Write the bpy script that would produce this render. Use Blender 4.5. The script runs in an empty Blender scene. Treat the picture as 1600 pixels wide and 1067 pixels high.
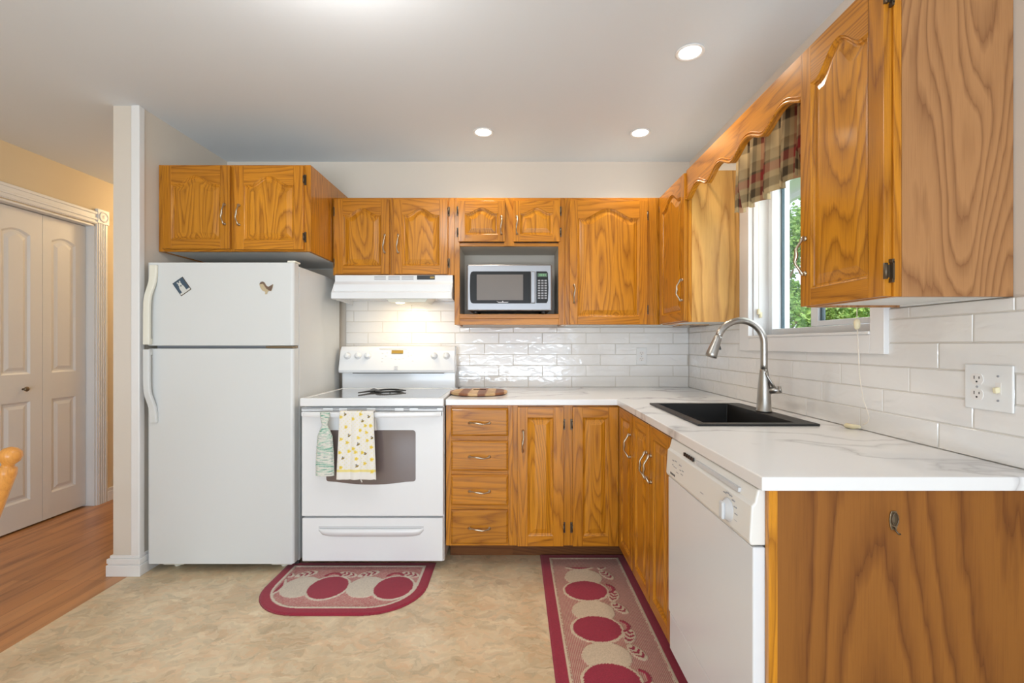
import bpy, bmesh, math, random
from mathutils import Vector, Matrix
random.seed(7)
PI = math.pi
C = bpy.context.scene.collection
sc = bpy.context.scene

# ------------------------------------------------------------------ camera, world, exposure
F = 733.0
CZ = 1.206
cam = bpy.data.cameras.new('camera'); camo = bpy.data.objects.new('camera', cam); C.objects.link(camo)
camo.location = (0, 0, CZ); camo.rotation_euler = (PI/2, 0, 0)
cam.sensor_width = 36; cam.lens = F*36/1600
cam.shift_x = -4/1600; cam.shift_y = 4.5/1600
cam.clip_start = 0.05; cam.clip_end = 200
sc.camera = camo
sc.view_settings.view_transform = 'Standard'; sc.view_settings.look = 'None'
sc.view_settings.exposure = -0.10; sc.view_settings.gamma = 1; sc.view_settings.use_curve_mapping = False
w = bpy.data.worlds.new('world'); sc.world = w; w.use_nodes = True
w.node_tree.nodes['Background'].inputs[0].default_value = (0.80, 0.90, 1.0, 1)
w.node_tree.nodes['Background'].inputs[1].default_value = 1.6

def light(name, typ, loc, rot, power, color, **kw):
    l = bpy.data.lights.new(name, typ); l.energy = power; l.color = color
    for k, v in kw.items(): setattr(l, k, v)
    o = bpy.data.objects.new(name, l); o.location = loc; o.rotation_euler = rot; C.objects.link(o)
    return o
light('sun', 'SUN', (0, 0, 6), (math.radians(42), 0, math.radians(-28)), 6.5, (1, .95, .85), angle=.03)
# daylight through the big window and patio door behind the camera
light('patio_daylight', 'AREA', (-0.4, -2.75, 1.35), (PI/2, 0, 0), 50, (.80, .90, 1.0), shape='RECTANGLE', size=3.1, size_y=1.9)
# added fill lamp low behind the camera, aimed up to brighten the ceiling
light('ceiling_fill', 'AREA', (-0.4, -2.5, .55), (math.radians(132), 0, 0), 82, (.74, .86, 1.0), shape='RECTANGLE', size=3.0, size_y=.5)
light('sink_window_daylight', 'AREA', (1.42, 1.95, 1.7), (0, PI/2, 0), 7, (.88, .95, 1.0), shape='RECTANGLE', size=.8, size_y=.78)
HALL_LAMP = (-2.62, 4.3, 2.30)
light('hall_lamp_glow', 'POINT', HALL_LAMP, (0, 0, 0), 22, (1, .70, .36), shadow_soft_size=.10)

# ------------------------------------------------------------------ materials
def new_mat(name):
    m = bpy.data.materials.new(name); m.use_nodes = True
    return m, m.node_tree.nodes, m.node_tree.links, m.node_tree.nodes['Principled BSDF']
def N(ns, t, **kw):
    n = ns.new(t)
    for k, v in kw.items(): setattr(n, k, v)
    return n
def plain(name, col, rough=.5, metal=0, coat=0, bump=0, bscale=200, emis=None, es=0, spec=None):
    m, ns, ln, b = new_mat(name)
    b.inputs['Base Color'].default_value = (*col, 1); b.inputs['Roughness'].default_value = rough
    b.inputs['Metallic'].default_value = metal; b.inputs['Coat Weight'].default_value = coat
    b.inputs['Coat Roughness'].default_value = .08
    if spec is not None: b.inputs['Specular IOR Level'].default_value = spec
    if emis: b.inputs['Emission Color'].default_value = (*emis, 1); b.inputs['Emission Strength'].default_value = es
    tc = N(ns, 'ShaderNodeTexCoord'); nz = N(ns, 'ShaderNodeTexNoise'); nz.inputs['Scale'].default_value = bscale
    nz.inputs['Detail'].default_value = 3; ln.new(tc.outputs['Object'], nz.inputs['Vector'])
    if bump:
        bp = N(ns, 'ShaderNodeBump'); bp.inputs['Strength'].default_value = bump; bp.inputs['Distance'].default_value = .002
        ln.new(nz.outputs['Fac'], bp.inputs['Height']); ln.new(bp.outputs[0], b.inputs['Normal'])
    else:
        mr = N(ns, 'ShaderNodeMapRange'); mr.inputs[3].default_value = max(.02, rough*.92); mr.inputs[4].default_value = min(1, rough*1.08)
        ln.new(nz.outputs['Fac'], mr.inputs[0]); ln.new(mr.outputs[0], b.inputs['Roughness'])
    return m
def ramp(ns, stops, interp='LINEAR'):
    r = N(ns, 'ShaderNodeValToRGB'); cr = r.color_ramp; cr.interpolation = interp
    while len(cr.elements) < len(stops): cr.elements.new(.5)
    for e, (p, c) in zip(cr.elements, stops): e.position = p; e.color = (*c, 1)
    return r
def mth(ns, ln, op, a, b=None):
    n = N(ns, 'ShaderNodeMath', operation=op)
    for i, v in enumerate((a, b)):
        if v is None: continue
        if isinstance(v, (int, float)): n.inputs[i].default_value = v
        else: ln.new(v, n.inputs[i])
    return n.outputs[0]
def oak(name, axis, light_, dark, rings=30, ring_w=.62, s=6.0, stretch=.085, rough=.28, coat=.35, seed=0, pore=.35):
    """oak with cathedral grain: contour lines of a stretched noise, plus fine pores; grain runs along `axis`"""
    m, ns, ln, b = new_mat(name)
    tc = N(ns, 'ShaderNodeTexCoord'); oi = N(ns, 'ShaderNodeObjectInfo')
    ofs = mth(ns, ln, 'MULTIPLY', oi.outputs['Random'], 43.0)
    ofs = mth(ns, ln, 'ADD', ofs, seed*7.31)
    cv = N(ns, 'ShaderNodeCombineXYZ'); ln.new(ofs, cv.inputs[0]); ln.new(ofs, cv.inputs[1]); ln.new(ofs, cv.inputs[2])
    add = N(ns, 'ShaderNodeVectorMath', operation='ADD'); ln.new(tc.outputs['Object'], add.inputs[0]); ln.new(cv.outputs[0], add.inputs[1])
    def stretched(k):
        mp = N(ns, 'ShaderNodeMapping'); sv = [1, 1, 1]; sv['xyz'.index(axis)] = k
        mp.inputs['Scale'].default_value = sv; ln.new(add.outputs[0], mp.inputs['Vector']); return mp.outputs[0]
    n1 = N(ns, 'ShaderNodeTexNoise'); n1.inputs['Scale'].default_value = s; n1.inputs['Detail'].default_value = 1.2
    n1.inputs['Roughness'].default_value = .35; n1.inputs['Distortion'].default_value = .15
    ln.new(stretched(stretch), n1.inputs['Vector'])
    nj = N(ns, 'ShaderNodeTexNoise'); nj.inputs['Scale'].default_value = 60; nj.inputs['Detail'].default_value = 2
    ln.new(stretched(.10), nj.inputs['Vector'])
    v = mth(ns, ln, 'MULTIPLY', n1.outputs['Fac'], rings)
    v = mth(ns, ln, 'ADD', v, mth(ns, ln, 'MULTIPLY', nj.outputs['Fac'], .55))
    fr = mth(ns, ln, 'FRACT', v)
    rr = ramp(ns, [(0, (1, 1, 1)), (.12, (.55,)*3), (.45, (.12,)*3), (.8, (0,)*3), (1, (.75,)*3)]); ln.new(fr, rr.inputs[0])
    ring = mth(ns, ln, 'MULTIPLY', rr.outputs[0], ring_w)
    n2 = N(ns, 'ShaderNodeTexNoise'); n2.inputs['Scale'].default_value = 420; n2.inputs['Detail'].default_value = 2
    ln.new(stretched(.022), n2.inputs['Vector'])
    pr = N(ns, 'ShaderNodeMapRange'); pr.inputs[1].default_value = .52; pr.inputs[2].default_value = .72; ln.new(n2.outputs['Fac'], pr.inputs[0])
    pv = mth(ns, ln, 'MULTIPLY', pr.outputs[0], pore)
    n3 = N(ns, 'ShaderNodeTexNoise'); n3.inputs['Scale'].default_value = 14; ln.new(stretched(.06), n3.inputs['Vector'])
    br = mth(ns, ln, 'MULTIPLY', n3.outputs['Fac'], .30)
    t = mth(ns, ln, 'ADD', mth(ns, ln, 'ADD', ring, pv), mth(ns, ln, 'SUBTRACT', br, .10))
    col = ramp(ns, [(0, light_), (1, dark)]); ln.new(t, col.inputs[0])
    hv = N(ns, 'ShaderNodeHueSaturation'); ln.new(col.outputs[0], hv.inputs['Color'])
    vr = N(ns, 'ShaderNodeMapRange'); vr.inputs[3].default_value = .90; vr.inputs[4].default_value = 1.08
    ln.new(oi.outputs['Random'], vr.inputs[0]); ln.new(vr.outputs[0], hv.inputs['Value'])
    ln.new(hv.outputs[0], b.inputs['Base Color'])
    b.inputs['Roughness'].default_value = rough; b.inputs['Coat Weight'].default_value = coat*.7; b.inputs['Coat Roughness'].default_value = .12
    b.inputs['Specular IOR Level'].default_value = .28
    bp = N(ns, 'ShaderNodeBump'); bp.inputs['Strength'].default_value = .12; bp.inputs['Distance'].default_value = .001; bp.invert = True
    ln.new(t, bp.inputs['Height']); ln.new(bp.outputs[0], b.inputs['Normal'])
    return m
OL, OD = (.58, .225, .014), (.19, .052, .003)
OV = oak('oak_upright', 'z', OL, OD)
OH = oak('oak_across', 'x', OL, OD, seed=1)
OY = oak('oak_along_wall', 'y', OL, OD, seed=2)
OPV = oak('oak_panel', 'z', (.63, .255, .016), (.19, .050, .003), rings=24, s=7, stretch=.10, seed=3)
OEND = oak('oak_plywood_end', 'z', (.30, .112, .018), (.115, .032, .005), rings=11, s=3.4, stretch=.13, ring_w=.75, rough=.5, coat=.0, seed=4, pore=.15)
OSIDE = oak('oak_plywood_side', 'z', (.44, .215, .085), (.18, .068, .024), rings=20, s=5.5, stretch=.20, ring_w=.7, rough=.35, coat=.15, seed=5, pore=.2)
OFAR = oak('oak_veneer', 'z', (.66, .36, .10), (.27, .095, .015), rings=26, s=4.0, stretch=.12, ring_w=.65, rough=.3, coat=.25, seed=9.2, pore=.2)
ODARK = oak('oak_dark_brown', 'x', (.20, .07, .015), (.08, .022, .004), seed=6, rough=.5, coat=0)  # darker brown oak for the toe kicks

def attr_mat(name, rough=.9, bump=0, bscale=400, sheen=0, spec=.3, bdist=.002):
    m, ns, ln, b = new_mat(name)
    a = N(ns, 'ShaderNodeAttribute'); a.attribute_name = 'Col'; ln.new(a.outputs['Color'], b.inputs['Base Color'])
    b.inputs['Roughness'].default_value = rough; b.inputs['Sheen Weight'].default_value = sheen
    b.inputs['Specular IOR Level'].default_value = spec
    if bump:
        tc = N(ns, 'ShaderNodeTexCoord'); nz = N(ns, 'ShaderNodeTexNoise'); nz.inputs['Scale'].default_value = bscale
        ln.new(tc.outputs['Object'], nz.inputs['Vector']); bp = N(ns, 'ShaderNodeBump'); bp.inputs['Strength'].default_value = bump
        bp.inputs['Distance'].default_value = bdist; ln.new(nz.outputs['Fac'], bp.inputs['Height']); ln.new(bp.outputs[0], b.inputs['Normal'])
    return m
M = {}
M['ceil'] = plain('ceiling_paint', (.735, .77, .81), .9, bump=.15, bscale=60)
M['wall'] = plain('wall_paint', (.69, .62, .54), .8, bump=.1, bscale=90)
M['hallwall'] = plain('hall_paint_lamplit', (.70, .57, .38), .8, bump=.1, bscale=90)  # the hall lamp's warm yellow is mixed into this wall colour
M['trim'] = plain('white_trim', (.80, .79, .78), .35)
M['door'] = plain('door_paint', (.74, .72, .69), .45)
M['white'] = plain('white_enamel', (.80, .81, .82), .22, coat=.3)
M['fridge'] = plain('fridge_enamel', (.67, .685, .68), .33, bump=.10, bscale=700)
M['cream'] = plain('cream_plastic', (.78, .76, .66), .35)
M['dw'] = plain('dishwasher_enamel', (.74, .75, .77), .25)
M['dwp'] = plain('dishwasher_plastic', (.76, .74, .70), .35)
M['black'] = plain('black_plastic', (.012, .012, .013), .35)
M['dark'] = plain('dark_gap', (.03, .028, .026), .6)
M['sink'] = plain('black_granite_composite', (.006, .0055, .0055), .42, bump=.25, bscale=1500)
M['steel'] = plain('brushed_nickel', (.40, .38, .35), .33, metal=1)
M['pull'] = plain('polished_pull_metal', (.50, .43, .34), .3, metal=1)
M['hinge'] = plain('antique_hinge_brass', (.12, .09, .06), .42, metal=.8)
M['chrome'] = plain('stainless_front', (.30, .30, .31), .40, metal=1)
M['glassdk'] = plain('oven_window_glass', (.15, .115, .11), .05, coat=1)  # brownish base colour carries the reflection of the room behind
M['mwglass'] = plain('microwave_window', (.15, .125, .105), .3)
M['mwblack'] = plain('microwave_black', (.010, .009, .008), .3, spec=.25)
M['cook'] = plain('ceramic_cooktop', (.30, .30, .31), .06, coat=1)
M['gold'] = plain('amber_display', (.36, .22, .03), .3)
M['grey'] = plain('grey_print', (.33, .33, .35), .5)
M['lgrey'] = plain('pale_grey_print_and_shade', (.60, .60, .61), .5)
M['laminate'] = plain('white_melamine', (.76, .75, .72), .4)
M['niche'] = plain('niche_laminate', (.60, .54, .46), .5)
M['grout'] = plain('grout', (.64, .60, .54), .9)
M['almond'] = plain('almond_plastic', (.78, .70, .47), .4)
M['plate'] = plain('white_wall_plate', (.80, .80, .79), .35)
M['plug'] = plain('socket_face', (.80, .77, .74), .35)
M['emit'] = plain('lamp_lens', (1, 1, 1), .5, emis=(1, .97, .9), es=9)
M['emitw'] = plain('warm_bulb', (1, 1, 1), .5, emis=(1, .9, .7), es=9)
M['lcd'] = plain('green_display', (.02, .03, .02), .3, emis=(.25, .5, .25), es=.25)
M['vinylwhite'] = plain('window_vinyl', (.80, .83, .86), .35)
M['gasket'] = plain('window_gasket', (.07, .12, .15), .5)
M['brass'] = plain('aged_brass', (.26, .20, .13), .4, metal=.9)
M['iron'] = plain('black_iron', (.025, .027, .027), .45)
M['pine'] = oak('chair_pine', 'z', (.72, .32, .07), (.45, .16, .03), seed=8, ring_w=.3, rough=.3)
M['cord'] = plain('ivory_cord', (.78, .70, .58), .7)
M['bark'] = plain('bark', (.10, .075, .05), .9, bump=.8, bscale=30)
M['soffit'] = plain('soffit_vinyl', (.80, .81, .78), .6)
M['siding'] = plain('siding', (.7, .7, .68), .7)
M['lawn'] = plain('lawn', (.16, .28, .06), .9, bump=.6, bscale=60)
M['whitecotton'] = plain('white_lining', (.7, .7, .68), .9)

def tile_mat():
    m, ns, ln, b = new_mat('white_glazed_tile')
    b.inputs['Base Color'].default_value = (.80, .775, .745, 1); b.inputs['Roughness'].default_value = .10; b.inputs['Coat Weight'].default_value = .4
    b.inputs['Coat Roughness'].default_value = .04
    tc = N(ns, 'ShaderNodeTexCoord'); nz = N(ns, 'ShaderNodeTexNoise'); nz.inputs['Scale'].default_value = 13; nz.inputs['Detail'].default_value = 1.5
    nz.inputs['Distortion'].default_value = .6
    mp = N(ns, 'ShaderNodeMapping'); mp.inputs['Scale'].default_value = (1, 1, 1.9); ln.new(tc.outputs['Object'], mp.inputs[0]); ln.new(mp.outputs[0], nz.inputs['Vector'])
    bp = N(ns, 'ShaderNodeBump'); bp.inputs['Strength'].default_value = .42; bp.inputs['Distance'].default_value = .006
    ln.new(nz.outputs['Fac'], bp.inputs['Height']); ln.new(bp.outputs[0], b.inputs['Normal']); ln.new(bp.outputs[0], b.inputs['Coat Normal'])
    return m
M['tile'] = tile_mat()
def counter_mat():
    m, ns, ln, b = new_mat('white_marble_laminate')
    tc = N(ns, 'ShaderNodeTexCoord')
    nd = N(ns, 'ShaderNodeTexNoise'); nd.inputs['Scale'].default_value = 2.2; nd.inputs['Detail'].default_value = 5; ln.new(tc.outputs['Object'], nd.inputs['Vector'])
    mp = N(ns, 'ShaderNodeMapping'); mp.inputs['Rotation'].default_value = (0, 0, .75); mp.inputs['Scale'].default_value = (1.0, 2.6, 1.6)
    ln.new(tc.outputs['Object'], mp.inputs[0])
    mx = N(ns, 'ShaderNodeVectorMath', operation='ADD'); ln.new(mp.outputs[0], mx.inputs[0]); ln.new(nd.outputs['Color'], mx.inputs[1])
    n1 = N(ns, 'ShaderNodeTexNoise'); n1.inputs['Scale'].default_value = 1.1; n1.inputs['Detail'].default_value = 2; ln.new(mx.outputs[0], n1.inputs['Vector'])
    d = mth(ns, ln, 'ABSOLUTE', mth(ns, ln, 'SUBTRACT', n1.outputs['Fac'], .5))
    r = ramp(ns, [(0, (.50, .49, .49)), (.006, (.64, .63, .63)), (.03, (.79, .785, .78)), (1, (.82, .815, .81))]); ln.new(d, r.inputs[0])
    ln.new(r.outputs[0], b.inputs['Base Color']); b.inputs['Roughness'].default_value = .22; b.inputs['Coat Weight'].default_value = .15
    return m
M['counter'] = counter_mat()
def floor_mat():
    m, ns, ln, b = new_mat('stone_look_vinyl')
    tc = N(ns, 'ShaderNodeTexCoord')
    nd = N(ns, 'ShaderNodeTexNoise'); nd.inputs['Scale'].default_value = 9; nd.inputs['Detail'].default_value = 4; ln.new(tc.outputs['Object'], nd.inputs['Vector'])
    sv = N(ns, 'ShaderNodeVectorMath', operation='SCALE'); sv.inputs['Scale'].default_value = .16; ln.new(nd.outputs['Color'], sv.inputs[0])
    ad = N(ns, 'ShaderNodeVectorMath', operation='ADD'); ln.new(tc.outputs['Object'], ad.inputs[0]); ln.new(sv.outputs[0], ad.inputs[1])
    def flakes(scale, rot):
        mp = N(ns, 'ShaderNodeMapping'); mp.inputs['Rotation'].default_value = (0, 0, rot); mp.inputs['Scale'].default_value = (1, 1.9, 1); ln.new(ad.outputs[0], mp.inputs[0])
        vo = N(ns, 'ShaderNodeTexVoronoi'); vo.inputs['Scale'].default_value = scale; ln.new(mp.outputs[0], vo.inputs['Vector'])
        sx = N(ns, 'ShaderNodeSeparateXYZ'); ln.new(vo.outputs['Color'], sx.inputs[0]); return sx.outputs[0]
    pal = [(0, (.60, .45, .27)), (.22, (.68, .44, .25)), (.42, (.66, .54, .35)), (.6, (.47, .39, .26)), (.8, (.78, .65, .45)), (1, (.38, .28, .17))]
    r1 = ramp(ns, pal); ln.new(flakes(15, .5), r1.inputs[0])
    r2 = ramp(ns, pal[::1]); ln.new(flakes(36, -.6), r2.inputs[0])
    nf = N(ns, 'ShaderNodeTexNoise'); nf.inputs['Scale'].default_value = 5; nf.inputs['Detail'].default_value = 6; ln.new(ad.outputs[0], nf.inputs['Vector'])
    r3 = ramp(ns, [(.36, (.46, .35, .22)), (.5, (.64, .50, .32)), (.64, (.78, .66, .46))]); ln.new(nf.outputs['Fac'], r3.inputs[0])
    mx = N(ns, 'ShaderNodeMix', data_type='RGBA'); mx.inputs[0].default_value = .5; ln.new(r1.outputs[0], mx.inputs[6]); ln.new(r2.outputs[0], mx.inputs[7])
    m2 = N(ns, 'ShaderNodeMix', data_type='RGBA'); m2.inputs[0].default_value = .38; ln.new(mx.outputs[2], m2.inputs[6]); ln.new(r3.outputs[0], m2.inputs[7])
    hs = N(ns, 'ShaderNodeHueSaturation'); hs.inputs['Saturation'].default_value = .86; ln.new(m2.outputs[2], hs.inputs['Color'])
    bc_ = N(ns, 'ShaderNodeBrightContrast'); bc_.inputs['Contrast'].default_value = .22; bc_.inputs['Bright'].default_value = .01; ln.new(hs.outputs[0], bc_.inputs['Color'])
    ln.new(bc_.outputs[0], b.inputs['Base Color']); b.inputs['Roughness'].default_value = .33
    bp = N(ns, 'ShaderNodeBump'); bp.inputs['Strength'].default_value = .10; bp.inputs['Distance'].default_value = .002; ln.new(nf.outputs['Fac'], bp.inputs['Height']); ln.new(bp.outputs[0], b.inputs['Normal'])
    return m
M['vinyl'] = floor_mat()
def plank_mat():
    m, ns, ln, b = new_mat('oak_laminate_planks')
    tc = N(ns, 'ShaderNodeTexCoord'); mp = N(ns, 'ShaderNodeMapping'); mp.inputs['Rotation'].default_value = (0, 0, PI/2); ln.new(tc.outputs['Object'], mp.inputs[0])
    bk = N(ns, 'ShaderNodeTexBrick'); ln.new(mp.outputs[0], bk.inputs['Vector']); bk.inputs['Scale'].default_value = 1
    bk.inputs['Brick Width'].default_value = 1.2; bk.inputs['Row Height'].default_value = .095; bk.inputs['Mortar Size'].default_value = .0012
    bk.inputs['Color1'].default_value = (.52, .245, .095, 1); bk.inputs['Color2'].default_value = (.42, .185, .065, 1); bk.inputs['Mortar'].default_value = (.25, .1, .035, 1)
    m2 = N(ns, 'ShaderNodeMapping'); m2.inputs['Scale'].default_value = (8, .8, 1); ln.new(tc.outputs['Object'], m2.inputs[0])
    nz = N(ns, 'ShaderNodeTexNoise'); nz.inputs['Scale'].default_value = 2.5; nz.inputs['Detail'].default_value = 6; nz.inputs['Distortion'].default_value = .5; ln.new(m2.outputs[0], nz.inputs['Vector'])
    r = ramp(ns, [(.3, (.62, .55, .5)), (.5, (1, 1, 1)), (.75, (1.18, 1.12, 1.05))]); ln.new(nz.outputs['Fac'], r.inputs[0])
    mx = N(ns, 'ShaderNodeMix', data_type='RGBA', blend_type='MULTIPLY'); mx.inputs[0].default_value = 1; ln.new(bk.outputs[0], mx.inputs[6]); ln.new(r.outputs[0], mx.inputs[7])
    ln.new(mx.outputs[2], b.inputs['Base Color']); b.inputs['Roughness'].default_value = .3
    return m
M['planks'] = plank_mat()
def pane_mat():
    m, ns, ln, b = new_mat('window_pane'); ns.remove(b)
    out = ns['Material Output']; tr = N(ns, 'ShaderNodeBsdfTransparent'); gl = N(ns, 'ShaderNodeBsdfGlossy'); gl.inputs['Roughness'].default_value = .02
    lw = N(ns, 'ShaderNodeLayerWeight'); lw.inputs[0].default_value = .5; mx = N(ns, 'ShaderNodeMixShader')
    ln.new(mth(ns, ln, 'ADD', mth(ns, ln, 'MULTIPLY', mth(ns, ln, 'POWER', lw.outputs['Facing'], 4.0), .4), .03), mx.inputs[0]); ln.new(tr.outputs[0], mx.inputs[1]); ln.new(gl.outputs[0], mx.inputs[2]); ln.new(mx.outputs[0], out.inputs[0])
    return m
M['pane'] = pane_mat()
def leaf_mat(name, c1, c2):
    m, ns, ln, b = new_mat(name)
    g = N(ns, 'ShaderNodeNewGeometry'); r = ramp(ns, [(0, c1), (1, c2)]); ln.new(g.outputs['Random Per Island'], r.inputs[0])
    ln.new(r.outputs[0], b.inputs['Base Color']); b.inputs['Roughness'].default_value = .5
    t = N(ns, 'ShaderNodeBsdfTranslucent'); ln.new(r.outputs[0], t.inputs[0]); mx = N(ns, 'ShaderNodeMixShader'); mx.inputs[0].default_value = .45
    ln.new(b.outputs[0], mx.inputs[1]); ln.new(t.outputs[0], mx.inputs[2]); ln.new(mx.outputs[0], ns['Material Output'].inputs[0])
    return m
M['leaf'] = leaf_mat('maple_leaves', (.10, .26, .05), (.42, .62, .20))
M['leaf2'] = leaf_mat('birch_leaves', (.16, .34, .12), (.50, .70, .36))
M['rug'] = attr_mat('rug_yarn', .95, bump=.5, bscale=500, sheen=.2)
M['cloth'] = attr_mat('printed_cotton', .9, bump=.25, bscale=600, bdist=.001)
M['cord_knit'] = attr_mat('knitted_cotton', .95, bump=.8, bscale=160, bdist=.004)
M['board'] = attr_mat('butcher_block', .45, bump=.05)
M['photo'] = attr_mat('printed_paper', .5)

# ------------------------------------------------------------------ mesh helpers
class MB:
    def __init__(s): s.v = []; s.f = []; s.m = []; s.sm = []
    def add(s, vs, fs, mat=0, smooth=False):
        o = len(s.v); s.v += [tuple(p) for p in vs]
        for f in fs: s.f.append([i+o for i in f]); s.m.append(mat); s.sm.append(smooth)
        return s
    def box(s, x0, x1, y0, y1, z0, z1, mat=0):
        return s.add([(x0, y0, z0), (x1, y0, z0), (x1, y1, z0), (x0, y1, z0), (x0, y0, z1), (x1, y0, z1), (x1, y1, z1), (x0, y1, z1)],
              [(0, 3, 2, 1), (4, 5, 6, 7), (0, 1, 5, 4), (1, 2, 6, 5), (2, 3, 7, 6), (3, 0, 4, 7)], mat)
    def prism(s, pts, axis, a, b, mat=0, smooth=False):
        """polygon pts extruded along axis from a to b; pts are the two other coords in order"""
        def P(u, v, t): return {'x': (t, u, v), 'y': (u, t, v), 'z': (u, v, t)}[axis]
        n = len(pts); vs = [P(u, v, a) for u, v in pts]+[P(u, v, b) for u, v in pts]
        fs = [(i, (i+1) % n, (i+1) % n+n, i+n) for i in range(n)]
        s.add(vs, fs, mat, smooth); o = len(s.v)-2*n
        s.f.append([o+i for i in range(n)][::-1]); s.m.append(mat); s.sm.append(False)
        s.f.append([o+n+i for i in range(n)]); s.m.append(mat); s.sm.append(False)
        return s
    def tube(s, pts, r, n=10, mat=0, caps=True, smooth=True, flat=None):
        pts = [Vector(p) for p in pts]; rs = r if isinstance(r, (list, tuple)) else [r]*len(pts)
        rings = []; up = None
        for i, p in enumerate(pts):
            t = (pts[min(i+1, len(pts)-1)]-pts[max(i-1, 0)]).normalized()
            if up is None:
                up = Vector((0, 0, 1)) if abs(t.z) < .9 else Vector((1, 0, 0))
            a = t.cross(up).normalized(); b2 = a.cross(t).normalized(); up = b2
            fa, fb = flat if flat else (1, 1)
            rings.append([p+(a*math.cos(k*2*PI/n)*fa+b2*math.sin(k*2*PI/n)*fb)*rs[i] for k in range(n)])
        vs = [q for rg in rings for q in rg]
        fs = [(i*n+k, i*n+(k+1) % n, (i+1)*n+(k+1) % n, (i+1)*n+k) for i in range(len(pts)-1) for k in range(n)]
        o = len(s.v); s.add(vs, fs, mat, smooth)
        if caps:
            s.f.append([o+k for k in range(n)][::-1]); s.m.append(mat); s.sm.append(False)
            s.f.append([o+(len(pts)-1)*n+k for k in range(n)]); s.m.append(mat); s.sm.append(False)
        return s
    def lathe(s, prof, c=(0, 0, 0), axis='z', n=24, mat=0, smooth=True):
        """prof: (radius, height) along axis from c"""
        def P(r, h, a):
            u, v = r*math.cos(a), r*math.sin(a)
            d = {'z': (u, v, h), 'x': (h, u, v), 'y': (u, h, v)}[axis]
            return (c[0]+d[0], c[1]+d[1], c[2]+d[2])
        vs = [P(r, h, k*2*PI/n) for r, h in prof for k in range(n)]
        fs = [(i*n+k, i*n+(k+1) % n, (i+1)*n+(k+1) % n, (i+1)*n+k) for i in range(len(prof)-1) for k in range(n)]
        o = len(s.v); s.add(vs, fs, mat, smooth)
        for q, rev in ((0, True), (len(prof)-1, False)):
            if prof[q][0] > 1e-5:
                f = [o+q*n+k for k in range(n)]; s.f.append(f[::-1] if rev else f); s.m.append(mat); s.sm.append(False)
        return s
    def build(s, name, mats, parent=None, loc=(0, 0, 0), rot=None, bevel=0, seg=2, fix=True, cols=None):
        me = bpy.data.meshes.new(name); me.from_pydata(s.v, [], s.f)
        if not isinstance(mats, (list, tuple)): mats = [mats]
        for q in mats: me.materials.append(q)
        me.polygons.foreach_set('material_index', s.m); me.polygons.foreach_set('use_smooth', s.sm)
        if cols:
            at = me.color_attributes.new('Col', 'FLOAT_COLOR', 'POINT')
            at.data.foreach_set('color', [x for c in cols for x in (*c, 1)])
        me.update()
        if fix:
            bm = bmesh.new(); bm.from_mesh(me); bmesh.ops.recalc_face_normals(bm, faces=bm.faces); bm.to_mesh(me); bm.free()
        o = bpy.data.objects.new(name, me); C.objects.link(o); o.location = loc
        if rot: o.rotation_euler = rot
        if parent: o.parent = parent
        if bevel:
            md = o.modifiers.new('bevel', 'BEVEL'); md.width = bevel; md.segments = seg; md.limit_method = 'ANGLE'; md.angle_limit = math.radians(40); md.harden_normals = False
        return o
GROUPS = {'wall_cabinet': 'oak wall cabinets', 'base_cabinet': 'oak base cabinets', 'recessed_light': 'recessed ceiling lights', 'leafy_tree': 'trees outside the window'}
def thing(name, label, cat, loc=(0, 0, 0), rotz=0, group=None):
    o = bpy.data.objects.new(name, None); C.objects.link(o); o.location = loc; o.rotation_euler = (0, 0, rotz)
    o.empty_display_size = .1; o['label'] = label; o['category'] = cat
    group = group or GROUPS.get(name)
    if group: o['group'] = group
    return o
def tag(o, label, cat, group=None):
    o['label'] = label; o['category'] = cat
    if group: o['group'] = group
    return o
def struct(o): o['kind'] = 'structure'; return o
def X(px, d): return (px-804)*d/F
def Z(py, d): return CZ-(py-538)*d/F

# ------------------------------------------------------------------ room shell
CEIL = 2.455
TY = 3.20        # face of the back wall tiles
TX = 1.188       # face of the right wall tiles
LW = -3.137      # hall wall
PX0, PX1, PY = -2.10, -1.966, 2.455   # partition beside the fridge
struct(MB().box(-2.01, 1.36, -2.6, 3.30, -.06, 0).build('floor_kitchen', M['vinyl']))
struct(MB().box(LW-.16, -2.01, -2.6, 5.6, -.06, 0).build('floor_hall', M['planks']))
struct(MB().box(LW-.16, 1.36, -2.6, 5.6, CEIL, CEIL+.12).build('ceiling', M['ceil']))
struct(MB().box(PX1, 1.36, TY+.009, TY+.13, 0, CEIL).build('wall_back', M['wall']))
struct(MB().box(PX0, PX1, PY, 5.6, 0, CEIL).build('wall_partition', M['wall']))
struct(MB().box(LW, PX0, 5.5, 5.6, 0, CEIL).build('wall_hall_end', M['hallwall']))
# hall wall with the closet opening
CL0, CL1, CH = 2.22, 3.51, 2.10
struct(MB().box(LW-.16, LW, -2.6, CL0, 0, CEIL).box(LW-.16, LW, CL1, 5.6, 0, CEIL).box(LW-.16, LW, CL0, CL1, CH, CEIL).box(LW-.16, LW-.14, CL0, CL1, 0, CH)
       .build('wall_left', M['hallwall']))
# right wall with the window opening
WY0, WY1, WZ0, WZ1 = 1.549, 2.354, 1.249, 2.06
WXI, WXO = TX+.009, 1.36
struct(MB().box(WXI, WXO, -2.6, WY0, 0, CEIL).box(WXI, WXO, WY1, 3.30, 0, CEIL).box(WXI, WXO, WY0, WY1, 0, WZ0).box(WXI, WXO, WY0, WY1, WZ1, CEIL)
       .build('wall_right', M['wall']))
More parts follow.
